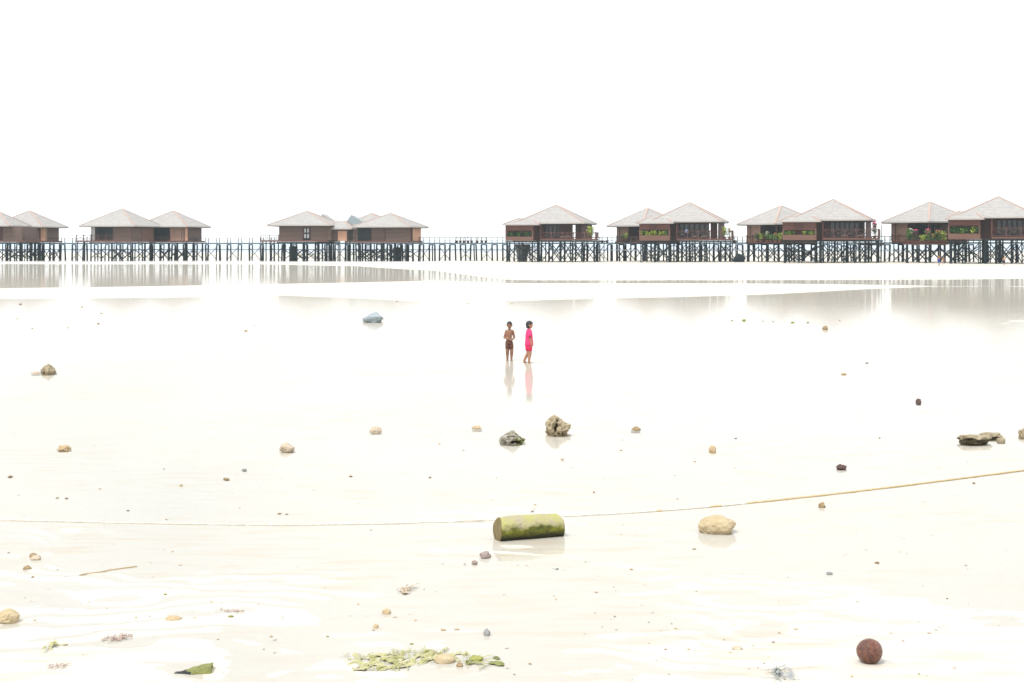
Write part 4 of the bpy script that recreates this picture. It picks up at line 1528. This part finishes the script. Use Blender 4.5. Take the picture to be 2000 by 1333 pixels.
for px, hgt, lf, fl, lab in ((1774, 2.0, M_leaf_g, None, 'tall light green potted plant beside the woven wall'),
                             (1780, 1.9, M_leaf_d, M_bloom, 'tall dark potted plant with pale flowers by the veranda'),
                             (1788, 1.8, M_leaf_d, M_pink, 'dark potted plant with a few pink flowers by the veranda'),
                             (1803, 1.0, M_leaf_y, None, 'lime fern in a clay pot left of the red bougainvillea'),
                             (1812, 1.9, M_leaf_g, M_pink, 'red bougainvillea in a clay pot before the dark veranda'),
                             (1823, 1.1, M_leaf_g, M_orange, 'orange croton in a clay pot right of the red bougainvillea'),
                             (1832, 1.7, M_leaf_g, M_orange, 'tall olive croton in a clay pot before the dark veranda'),
                             (1843, 1.6, M_leaf_y, None, 'olive round-leaved plant in a clay pot next to the side room')):
    h = hutD1
    Yp = 219.0
    plant((gx(px, Yp), Yp, gz(476, Yp)), .62, lf, lab, fl, hgt=hgt, n=90)
sh = box('plant_shelf', M_deck, hutD1.root, 0, 1, 0, 1, 0, 1)
c_ = Vector((gx(1808, 219), 219, gz(476, 219) - .10)) - Vector(hutD1.root.location)
c_.rotate(Matrix.Rotation(-hutD1.ang, 3, 'Z'))
sh.location = c_
sh.rotation_euler = (0, 0, -hutD1.ang)
sh.scale = (85 * 219 / F, 1.2, .2)
for px in (1772, 1808, 1845):
    q = Vector((gx(px, 219), 219, 0))
    g = hz(q.x, q.y)
    p0 = Vector((q.x, q.y, g - .4)) - Vector(hutD1.root.location)
    p1 = Vector((q.x, q.y, gz(476, 219) - .2)) - Vector(hutD1.root.location)
    for p in (p0, p1):
        p.rotate(Matrix.Rotation(-hutD1.ang, 3, 'Z'))
    beam('stilt', M_stilt, hutD1.root, p0, p1, .34, None, True)

# bare potted frangipani along the open walkway
for i, px in enumerate((892, 899, 906, 914, 921, 932, 941, 949, 1176, 1186, 1434)):
    D = np.interp(px, [q[0] for q in WPTS], [q[1] for q in WPTS])
    rt = empty('potted_frangipani', (gx(px, D), D, wk[0].z + .02), i * 1.3, 'bare potted frangipani standing on the open walkway', 'plant', 'bare frangipani pots on the walkway')
    obj('pot', lathe([(.2, 0), (.3, .34), (.33, .36), (.33, .44), (.24, .44)], 12, M_pot, 'pot'), rt)
    rn = random.Random(px)
    top = Vector((0, 0, .4))
    for b_ in range(4):
        a = rn.uniform(0, 6.28)
        m1 = Vector((.12 * math.cos(a), .12 * math.sin(a), .8))
        m2 = Vector((.45 * math.cos(a + .3), .45 * math.sin(a + .3), rn.uniform(1.1, 1.9)))
        beam('branch', M_stem, rt, top, m1, .05, None, True)
        beam('branch', M_stem, rt, m1, m2, .04, None, True)


# ------------------------------------------------------------------ deck chairs, lattice screen
def chair(world, rz, label, group):
    t_ = empty('deck_chair', world, rz, label, 'chair', group)
    beam('seat', M_chair, t_, (-.75, 0, .36), (.25, 0, .36), .55, .07)
    beam('backrest', M_chair, t_, (.22, 0, .38), (.72, 0, 1.05), .55, .07)
    beam('cushion', M_cushion, t_, (-.70, 0, .43), (.18, 0, .43), .5, .06)
    for sx in (-.65, .15):
        for sy in (-.24, .24):
            beam('leg', M_chair, t_, (sx, sy, 0), (sx, sy, .34), .06)
    for sy in (-.29, .29):
        beam('armrest', M_chair, t_, (-.3, sy, .6), (.38, sy, .6), .06)
    return t_


for h, ls in ((hutA, ((1102, 'slatted chair on the deck left of the yellow-green shrub'), (1112, 'slatted chair by the see-through gap on the deck'))),
              (hutB, ((1360, 'slatted chair just right of the blue-shirted person'), (1377, 'slatted chair farther right of the blue-shirted person'))),
              (hutC, ((1652, 'reclining chair in the middle of the deck beside the pink bush'), (1682, 'reclining chair closest to the pink bush on the deck')))):
    for px, lab in ls:
        yy = h.yf + 1.2
        chair(h.to_world(h.x(px, yy), yy, h.zfl), h.ang, lab, 'slatted chairs on the hut decks')

Yl = 226
lat = empty('lattice_screen', (gx(1716, Yl), Yl, gz(473, Yl)), 0, 'pale diagonal lattice screen between the pink bush and the next hut', 'screen')
hw, ht = 5.5 * Yl / F, gz(440, Yl) - gz(473, Yl)
for sx in (-hw, hw):
    beam('frame_post', M_walk, lat, (sx, 0, -.3), (sx, 0, ht), .08)
for zz in (.05, ht):
    beam('frame_rail', M_walk, lat, (-hw, 0, zz), (hw, 0, zz), .06)
for k_ in range(9):
    z0 = .1 + k_ * (ht - 2 * hw) / 9
    beam('slat', M_white, lat, (-hw, .03, z0), (hw, .03, z0 + 2 * hw), .05, .02)
    beam('slat', M_white, lat, (hw, .055, z0), (-hw, .055, z0 + 2 * hw), .05, .02)
# its feet stand on the walkway deck: a short landing carries them
box('landing', M_walk, lat, -hw - .4, hw + .4, -.6, 10.5, -.55, -.3)


# ------------------------------------------------------------------ people
def tube(v, f, p0, r0, p1, r1, n=12):
    p0, p1 = Vector(p0), Vector(p1)
    d = (p1 - p0)
    q = d.normalized().to_track_quat('Z', 'Y')
    rings = []
    for k_ in range(4):
        a = math.pi / 2 * k_ / 3.6
        rings.append((-r0 * math.cos(a), r0 * math.sin(a) + 1e-4, 0))
    rings = [(-r0 * math.cos(math.pi / 2 * t), max(r0 * math.sin(math.pi / 2 * t), r0 * .08)) for t in (0, .33, .66, 1)] + \
            [(d.length + r1 * math.sin(math.pi / 2 * t), max(r1 * math.cos(math.pi / 2 * t), r1 * .08)) for t in (0, .33, .66, 1)]
    b0 = len(v)
    for i, (z, r_) in enumerate(rings):
        for j in range(n):
            a = 2 * math.pi * j / n
            v.append(p0 + q @ Vector((r_ * math.cos(a), r_ * math.sin(a), z)))
        if i:
            b_ = b0 + (i - 1) * n
            for j in range(n):
                f.append((b_ + j, b_ + (j + 1) % n, b_ + n + (j + 1) % n, b_ + n + j))
    f.append(tuple(b0 + j for j in range(n - 1, -1, -1)))
    f.append(tuple(b0 + (len(rings) - 1) * n + j for j in range(n)))


def ellip(v, f, c, r, q=None, nu=14, nv=9):
    c = Vector(c)
    b0 = len(v)
    for i in range(nv + 1):
        th = math.pi * (i + .02) / (nv + .04)
        for j in range(nu):
            a = 2 * math.pi * j / nu
            p = Vector((r[0] * math.sin(th) * math.cos(a), r[1] * math.sin(th) * math.sin(a), r[2] * math.cos(th)))
            v.append(c + (q @ p if q else p))
        if i:
            b_ = b0 + (i - 1) * nu
            for j in range(nu):
                f.append((b_ + j, b_ + nu + j, b_ + nu + (j + 1) % nu, b_ + (j + 1) % nu))
    f.append(tuple(b0 + j for j in range(nu)))
    f.append(tuple(b0 + nv * nu + j for j in range(nu - 1, -1, -1)))


def fuse(v, f, m_, voxel, name):
    """weld overlapping closed forms into one continuous smooth skin"""
    src = new_mesh('raw', v, f)
    bm = bmesh.new()
    bm.from_mesh(src)
    bmesh.ops.recalc_face_normals(bm, faces=bm.faces[:])
    bm.to_mesh(src)
    bm.free()
    o = bpy.data.objects.new('raw', src)
    C.objects.link(o)
    md = o.modifiers.new('r', 'REMESH')
    md.mode = 'VOXEL'
    md.voxel_size = voxel
    sm = o.modifiers.new('s', 'SMOOTH')
    sm.factor = .5
    sm.iterations = 4
    dg = bpy.context.evaluated_depsgraph_get()
    me_ = bpy.data.meshes.new_from_object(o.evaluated_get(dg))
    bpy.data.objects.remove(o)
    bpy.data.meshes.remove(src)
    me_.name = name
    me_.materials.clear()
    me_.materials.append(m_)
    me_.polygons.foreach_set('use_smooth', [True] * len(me_.polygons))
    return me_


def loft(rings, m_, name, n=22, wrinkle=.0, seed=0, thick=.006):
    """cloth tube from rings (centre, rx, ry, tilt vector for the ring axis or None)"""
    v, f = [], []
    for layer in (0, 1):
        for (c, rx, ry) in rings:
            for j in range(n):
                a = 2 * math.pi * j / n
                w = 1 + wrinkle * mnoise.noise(Vector((math.cos(a) * 2.2, math.sin(a) * 2.2, c[2] * 6 + seed)))
                k_ = 1 - layer * thick / max(rx, .02)
                v.append((c[0] + rx * w * k_ * math.cos(a), c[1] + ry * w * k_ * math.sin(a), c[2]))
    R_ = len(rings)
    for layer in (0, 1):
        o_ = layer * R_ * n
        for i in range(R_ - 1):
            for j in range(n):
                q = (o_ + i * n + j, o_ + i * n + (j + 1) % n, o_ + (i + 1) * n + (j + 1) % n, o_ + (i + 1) * n + j)
                f.append(q if layer == 0 else q[::-1])
    for i in (0, R_ - 1):
        for j in range(n):
            f.append((i * n + j, i * n + (j + 1) % n, R_ * n + i * n + (j + 1) % n, R_ * n + i * n + j))
    return new_mesh(name, v, f, m_, True)


def sleeve(p0, r0, p1, r1, m_, name, n=14):
    v, f = [], []
    p0, p1 = Vector(p0), Vector(p1)
    q = (p1 - p0).normalized().to_track_quat('Z', 'Y')
    L = (p1 - p0).length
    prof_ = [(0, r0 * .6), (L * .15, r0), (L * .6, (r0 + r1) / 2), (L, r1), (L, r1 - .006), (L * .3, r0 * .8)]
    for i, (z, r_) in enumerate(prof_):
        for j in range(n):
            a = 2 * math.pi * j / n
            v.append(p0 + q @ Vector((r_ * math.cos(a), r_ * math.sin(a), z)))
        if i:
            b_ = (i - 1) * n
            for j in range(n):
                f.append((b_ + j, b_ + (j + 1) % n, b_ + n + (j + 1) % n, b_ + n + j))
    return new_mesh(name, v, f, m_, True)


def hand(v, f, wrist, d, palm_n, s_, curl=.35):
    """palm, four unequal bent fingers and a thumb from the side of the palm"""
    d = Vector(d).normalized()
    pn = Vector(palm_n)
    pn = (pn - d * pn.dot(d)).normalized()
    sd = d.cross(pn)
    w = Vector(wrist)
    tube(v, f, w, .016 * s_, w + d * .035 * s_, .021 * s_, 8)
    for k_, (o_, ln) in enumerate(((-.018, .042), (-.006, .05), (.006, .047), (.017, .037))):
        b_ = w + d * .045 * s_ + sd * o_ * s_
        m1 = b_ + (d + pn * curl * .5).normalized() * ln * .55 * s_
        m2 = m1 + (d + pn * curl * 1.6).normalized() * ln * .45 * s_
        tube(v, f, b_, .0075 * s_, m1, .007 * s_, 6)
        tube(v, f, m1, .007 * s_, m2, .0055 * s_, 6)
    t0 = w + d * .018 * s_ - sd * .018 * s_
    t1 = t0 + (d * .7 - sd * .7 + pn * .3).normalized() * .028 * s_
    tube(v, f, t0, .009 * s_, t1, .0075 * s_, 6)
    tube(v, f, t1, .0075 * s_, t1 + (d + pn * .4).normalized() * .02 * s_, .006 * s_, 6)


def head(v, f, c, s_, fw):
    """skull, jaw, nose, ears; fw = unit facing vector"""
    c = Vector(c)
    fw = Vector(fw).normalized()
    q = fw.to_track_quat('Y', 'Z')
    E = lambda o_, r_: ellip(v, f, c + q @ (Vector(o_) * s_), tuple(x * s_ for x in r_), q)
    E((0, -.006, .018), (.072, .088, .086))
    E((0, .018, -.035), (.058, .064, .066))
    E((0, .022, -.078), (.032, .036, .026))
    E((0, .083, -.022), (.0135, .016, .014))
    E((0, .078, -.006), (.009, .012, .024))
    for sx in (-1, 1):
        E((sx * .076, -.004, -.012), (.012, .02, .03))
        E((sx * .03, .062, -.035), (.022, .02, .02))
    return q


def face_parts(root, c, s_, q):
    c = Vector(c)
    for sx in (-1, 1):
        v, f = [], []
        ellip(v, f, c + q @ (Vector((sx * .029, .0765, .004)) * s_), (.012 * s_, .006 * s_, .006 * s_), q, 10, 6)
        obj('eye', new_mesh('eye', v, f, M_eye, True), root)
    v, f = [], []
    ellip(v, f, c + q @ (Vector((0, .077, -.052)) * s_), (.022 * s_, .007 * s_, .006 * s_), q, 10, 6)
    obj('mouth', new_mesh('mouth', v, f, M_lip, True), root)


def hair_mesh(c, s_, q, low_back, fringe, m_, seed=0, name='hair'):
    """a cap of hair: the skull ellipsoid enlarged, cut at a ragged fringe in front and a lower line behind"""
    c = Vector(c)
    v, f, keep = [], [], {}
    nu, nv = 48, 30
    for i in range(nv + 1):
        th = math.pi * i / nv
        for j in range(nu):
            a = 2 * math.pi * j / nu
            d = Vector((math.sin(th) * math.cos(a), math.sin(th) * math.sin(a), math.cos(th)))
            k_ = 1.0 + .05 * mnoise.noise(Vector((d.x * 5, d.y * 5, d.z * 1.5 + seed))) + .02 * mnoise.noise(d * 14)
            if d.z < 0 and low_back < -.08:
                hxy = max(math.hypot(d.x, d.y), .01)
                g_ = max(hxy, .93 - .25 * d.z * d.z) / hxy
                d = Vector((d.x * g_, d.y * g_, d.z * 1.35))
            p = Vector((d.x * .083, d.y * .099, d.z * .098)) * k_ + Vector((0, -.008, .016))
            if p.z < -.02:
                p.x *= 1 + (-.02 - p.z) * 1.1
                p.y -= (-.02 - p.z) * .12
            front = p.y > .012
            lim = (fringe if front else low_back) + .014 * mnoise.noise(Vector((a * 4, seed, 0)))
            if front:
                lim = lim if abs(p.x) < .066 else lim - .03
            keep[i, j] = p.z > lim
            v.append(c + q @ (p * s_))
    for i in range(nv):
        for j in range(nu):
            j2 = (j + 1) % nu
            if keep[i, j] and keep[i + 1, j] and keep[i, j2] and keep[i + 1, j2]:
                f.append((i * nu + j, (i + 1) * nu + j, (i + 1) * nu + j2, i * nu + j2))
    me_ = new_mesh(name, v, f, m_, True)
    return me_


# --- child in brown shorts (child on the left), facing the camera
YA = gY(700)
kA = 12.12 * F / YA                       # crop pixels per metre of the study zoom


def ja(x, y_, d=0.0):
    return Vector(((x - 430) / kA, d, (1088 - y_) / kA + .055))


XA = gx(994.8, YA)
gA = -.062
pA = empty('person', (XA, YA, gA), 0, 'bare-chested child in brown shorts standing in the pool, hands joined in front', 'person')
v, f = [], []
hA = ja(434, 300, -.01)
sA = .98
qA = head(v, f, hA, sA, (0.12, -1, -.05))
tube(v, f, ja(430, 385), .036, ja(430, 425), .042)
sh_l, sh_r = ja(357, 447), ja(512, 447)
tube(v, f, sh_l, .040, ja(430, 432), .050)
tube(v, f, sh_r, .040, ja(430, 432), .050)
for (y_, rx, ry) in ((470, .090, .062), (520, .092, .066), (570, .086, .066), (620, .083, .067), (665, .085, .066), (710, .088, .066)):
    ellip(v, f, ja(427 + (y_ - 470) * -.03, y_, -.004), (rx, ry, .055))
tube(v, f, sh_l, .038, ja(312, 595, .02), .033)
tube(v, f, ja(312, 595, .02), .033, ja(408, 622, -.09), .025)
hand(v, f, ja(412, 622, -.092), (1, -.12, -.05), (0, .6, -.6), .95, .5)
tube(v, f, sh_r, .038, ja(548, 590, .02), .033)
tube(v, f, ja(548, 590, .02), .033, ja(500, 638, -.085), .025)
hand(v, f, ja(497, 641, -.088), (-1, -.1, -.12), (0, .6, -.4), .95, .5)
for hx, kx_, ax_, d in ((393, 384, 383, .0), (468, 487, 480, .0)):
    tube(v, f, ja(hx, 735), .070, ja(kx_, 910, -.02), .049)
    tube(v, f, ja(kx_, 910, -.02), .048, ja((kx_ + ax_) / 2, 985, .008), .046)
    tube(v, f, ja((kx_ + ax_) / 2, 985, .008), .045, ja(ax_, 1085, .0), .031)
    a0 = ja(ax_, 1085, .0)
    fz = Vector((a0.x, a0.y, .022))
    tube(v, f, a0, .024, fz + Vector((0, .02, .004)), .026)
    tube(v, f, fz + Vector((0, .025, 0)), .023, fz + Vector((0, -.10, -.006)), .020)
    for t_ in range(5):
        b_ = fz + Vector(((t_ - 2) * .011, -.105 - .006 * (t_ in (1, 2)), -.008))
        tube(v, f, b_, .009, b_ + Vector((0, -.022 + .003 * t_, -.002)), .008, 6)
obj('body', fuse(v, f, M_skin, .0075, 'body'), pA)
face_parts(pA, hA, sA, qA)
obj('hair', hair_mesh(hA, sA, qA, -.045, .035, M_hair, 3), pA)
# shorts: waist tube and two legs
obj('shorts', loft([(ja(424, 668, -.004), .094, .078), (ja(424, 690, -.004), .098, .082), (ja(425, 720, -.004), .106, .086), (ja(427, 752, -.004), .112, .086)], M_shorts_b, 'shorts', 26, .05, 2), pA)
for hx, kx_ in ((391, 387), (466, 478)):
    obj('shorts_leg', loft([(ja(hx + 2, 715), .064, .080), (ja(hx, 750), .068, .080), (ja((hx + kx_) / 2, 800, -.008), .066, .076), (ja((hx + kx_) / 2, 848, -.012), .066, .074)], M_shorts_b, 'shorts_leg', 20, .06, hx), pA)

# --- child in pink, walking to the right
YB = gY(705)
kB = 12.12 * F / YB


def jb(x, y_, d=0.0):
    return Vector(((x - 890) / kB, d, (1150 - y_) / kB + .055))


XB = gx(1033.4, YB)
gB = -.062
pB = empty('person', (XB, YB, gB), 0, 'child in a bright pink shirt and pink shorts walking through the pool', 'person')
v, f = [], []
hB = jb(903, 292)
sB = 1.0
qB = head(v, f, hB, sB, (1, -.12, .0))
tube(v, f, jb(884, 375), .038, jb(884, 425), .044)
shn, shf = jb(900, 458, -.085), jb(895, 458, .085)
tube(v, f, shn, .040, jb(888, 440), .05)
tube(v, f, shf, .040, jb(888, 440), .05)
for (x, y_, rx, ry) in ((888, 480, .066, .092), (888, 540, .068, .094), (890, 600, .070, .088), (890, 660, .072, .088), (886, 720, .072, .090), (880, 775, .074, .092), (878, 815, .07, .09)):
    ellip(v, f, jb(x, y_), (rx, ry, .055))
tube(v, f, shn, .036, jb(917, 615, -.115), .027)
tube(v, f, jb(917, 615, -.115), .032, jb(948, 738, -.11), .025)
hand(v, f, jb(949, 742, -.11), (.15, .0, -1), (.1, .9, 0), .98, .4)
tube(v, f, shf, .036, jb(905, 615, .12), .027)
tube(v, f, jb(905, 615, .12), .032, jb(935, 735, .11), .025)
hand(v, f, jb(936, 739, .11), (.15, 0, -1), (.1, -.9, 0), .98, .4)
for (hx, hy, dd, kx_, ky_, ax_, ay_) in ((880, 820, .045, 866, 965, 775, 1140), (890, 820, -.045, 912, 965, 888, 1145)):
    tube(v, f, jb(hx, hy, dd), .068, jb(kx_, ky_, dd), .049)
    mx_, my_ = (kx_ * .6 + ax_ * .4), (ky_ * .6 + ay_ * .4)
    tube(v, f, jb(kx_, ky_, dd), .048, jb(mx_ - 6, my_, dd), .046)
    tube(v, f, jb(mx_ - 6, my_, dd), .045, jb(ax_, ay_, dd), .031)
    a0 = jb(ax_, ay_, dd)
    fz = Vector((a0.x, a0.y, .022))
    tube(v, f, a0, .024, fz + Vector((-.02, 0, .004)), .026)
    tube(v, f, fz + Vector((-.025, 0, 0)), .023, fz + Vector((.10, 0, -.006)), .020)
    for t_ in range(5):
        b_ = fz + Vector((.105, (t_ - 2) * .011, -.008))
        tube(v, f, b_, .009, b_ + Vector((.022 - .003 * t_, 0, -.002)), .008, 6)
obj('body', fuse(v, f, M_skin2, .0075, 'body'), pB)
face_parts(pB, hB, sB, qB)
obj('hair', hair_mesh(hB, sB, qB, -.098, .022, M_hair, 9), pB)
sw = [(jb(884, 392), .048, .056), (jb(885, 410), .062, .085), (jb(888, 440), .080, .118), (jb(888, 500), .094, .120), (jb(889, 570), .100, .118),
      (jb(889, 640), .106, .118), (jb(890, 700), .112, .120), (jb(890, 750), .117, .122), (jb(890, 785), .119, .123)]
obj('shirt', loft(sw, M_shirt, 'shirt', 34, .075, 5), pB)
obj('sleeve', sleeve(jb(897, 440, -.07), .062, jb(913, 578, -.135), .060, M_shirt, 'sleeve'), pB)
obj('sleeve', sleeve(jb(893, 440, .07), .062, jb(905, 578, .135), .060, M_shirt, 'sleeve'), pB)
obj('shorts', loft([(jb(882, 735), .088, .104), (jb(882, 780), .098, .108), (jb(882, 825), .100, .110), (jb(882, 852), .094, .108)], M_shorts_p, 'shorts', 26, .05, 6), pB)
for (x0, x1, dd) in ((876, 866, .05), (888, 900, -.05)):
    obj('shorts_leg', loft([(jb(x0, 815, dd), .082, .060), (jb((x0 + x1) / 2, 855, dd), .078, .060), (jb(x1, 905, dd), .074, .060)], M_shorts_p, 'shorts_leg', 20, .06, x0), pB)


# --- small distant people: one shared builder, posed by a stride and arm swing
def small_person(px, py, hpx, label, facing, stride, shorts, skin, shirt=None, Y=None, z=None, arms=(.12, .12), group=None, trousers=None):
    Y0 = Y if Y else gY(py, .2)
    X0 = gx(px, Y0)
    g = z if z is not None else hz(X0, Y0)
    hgt = hpx * Y0 / F
    k_ = hgt / 1.7
    r_ = empty('person', (X0, Y0, g), facing, label, 'person', group)
    V = lambda x, y_, z_: Vector((x, y_, z_)) * k_          # local: faces -y
    v, f = [], []
    hc = V(0, -.01, 1.585)
    q = head(v, f, hc, 1.08 * k_, (0, -1, 0))
    tube(v, f, V(0, 0, 1.44), .055 * k_, V(0, 0, 1.5), .05 * k_)
    for s_ in (-1, 1):
        tube(v, f, V(s_ * .17, 0, 1.39), .062 * k_, V(0, 0, 1.42), .075 * k_)
    for z_, rx, ry in ((1.34, .155, .10), (1.24, .155, .105), (1.12, .14, .10), (1.02, .135, .10), (.93, .15, .105)):
        ellip(v, f, V(0, 0, z_), (rx * k_, ry * k_, .09 * k_))
    for s_, sw_ in ((-1, 1), (1, -1)):
        a_ = arms[0] if s_ < 0 else arms[1]
        el_ = V(s_ * (.21 + a_ * .5), sw_ * stride * .12, 1.12)
        wr_ = V(s_ * (.21 + a_), sw_ * stride * .05 - .08, .88)
        tube(v, f, V(s_ * .19, 0, 1.38), .052 * k_, el_, .042 * k_)
        tube(v, f, el_, .040 * k_, wr_, .030 * k_)
        hand(v, f, wr_, (wr_ - el_), (0, -1, 0), 1.45 * k_, .4)
        kn = V(s_ * .09, -sw_ * stride * .35 - .03, .5)
        an = V(s_ * .09, -sw_ * stride * .65 + .02, .09)
        tube(v, f, V(s_ * .085, 0, .92), .088 * k_, kn, .058 * k_)
        tube(v, f, kn, .056 * k_, an, .038 * k_)
        tube(v, f, V(s_ * .09, -sw_ * stride * .65 + .05, .035), .036 * k_, V(s_ * .09, -sw_ * stride * .65 - .13, .03), .03 * k_)
    obj('body', fuse(v, f, skin, .022 * k_, 'body'), r_)
    obj('hair', hair_mesh(hc, 1.08 * k_, q, -.06, .03, M_hair, px), r_)
    lg = .12 if trousers else .55
    obj('shorts', loft([(V(0, 0, 1.03), .165 * k_, .13 * k_), (V(0, 0, .93), .185 * k_, .14 * k_), (V(0, 0, .84), .19 * k_, .145 * k_)], shorts, 'shorts', 18, .04), r_)
    for s_, sw_ in ((-1, 1), (1, -1)):
        kn = V(s_ * .095, -sw_ * stride * .33 - .03, lg)
        obj('shorts_leg', loft([(V(s_ * .09, 0, .90), .10 * k_, .125 * k_), (V(s_ * .09, 0, .80).lerp(kn, .4), .098 * k_, .115 * k_), (kn, .095 * k_, .105 * k_)], shorts, 'shorts_leg', 14, .04), r_)
    if shirt:
        obj('shirt', loft([(V(0, 0, 1.47), .075 * k_, .075 * k_), (V(0, 0, 1.43), .18 * k_, .11 * k_), (V(0, 0, 1.3), .205 * k_, .14 * k_), (V(0, 0, 1.1), .20 * k_, .145 * k_), (V(0, 0, .93), .21 * k_, .15 * k_)], shirt, 'shirt', 20, .05), r_)
        for s_ in (-1, 1):
            a_ = arms[0] if s_ < 0 else arms[1]
            obj('sleeve', sleeve(V(s_ * .15, 0, 1.41), .075 * k_, V(s_ * (.215 + a_ * .35), 0, 1.17), .07 * k_, shirt, 'sleeve', 10), r_)
    return r_


small_person(1834, 524, 22.5, 'bare-chested person in blue shorts striding over the far sand', R(15), .5, M_blue, M_skin, Y=190, arms=(.1, .16))
small_person(1842.5, 519, 15, 'smaller bare-chested person just behind the one in blue shorts', R(-30), .45, M_skin2, M_skin, Y=203, arms=(.1, .25))
small_person(1961, 523, 18.5, 'small person in navy shorts walking alone before the piles', R(-25), .5, M_navy, M_skin2, Y=188, arms=(.1, .1))
hB_ = hutB
yy = hB_.yf + .8
wp_ = hB_.to_world(hB_.x(1341, yy), yy, hB_.zfl)
small_person(1341, 467, 21.5, 'person in a light blue shirt standing at the deck railing', R(170), .05, M_navy, M_skin2, M_ltblue, Y=wp_[1], z=wp_[2], arms=(.1, .1), trousers=True)

# ------------------------------------------------------------------ sea haze
hv = bpy.data.materials.new('sea_haze')
hv.use_nodes = True
hn, hl_ = hv.node_tree.nodes, hv.node_tree.links
hn.clear()
ho = hn.new('ShaderNodeOutputMaterial')
hp = hn.new('ShaderNodeVolumePrincipled')
hp.inputs['Color'].default_value = (0.76, 0.92, 1.0, 1)
hp.inputs['Density'].default_value = HAZE_DENSITY
hp.inputs['Anisotropy'].default_value = 0.0
hl_.new(hp.outputs['Volume'], ho.inputs['Volume'])
hb = obj('haze', new_mesh('haze', BOX_V, BOX_F, hv), None, (0, 11900, 6), None, (62000, 24400, 15.0))
hb['kind'] = 'stuff'
tag(hb, 'thin pale sea haze filling the air over the flat', 'haze')
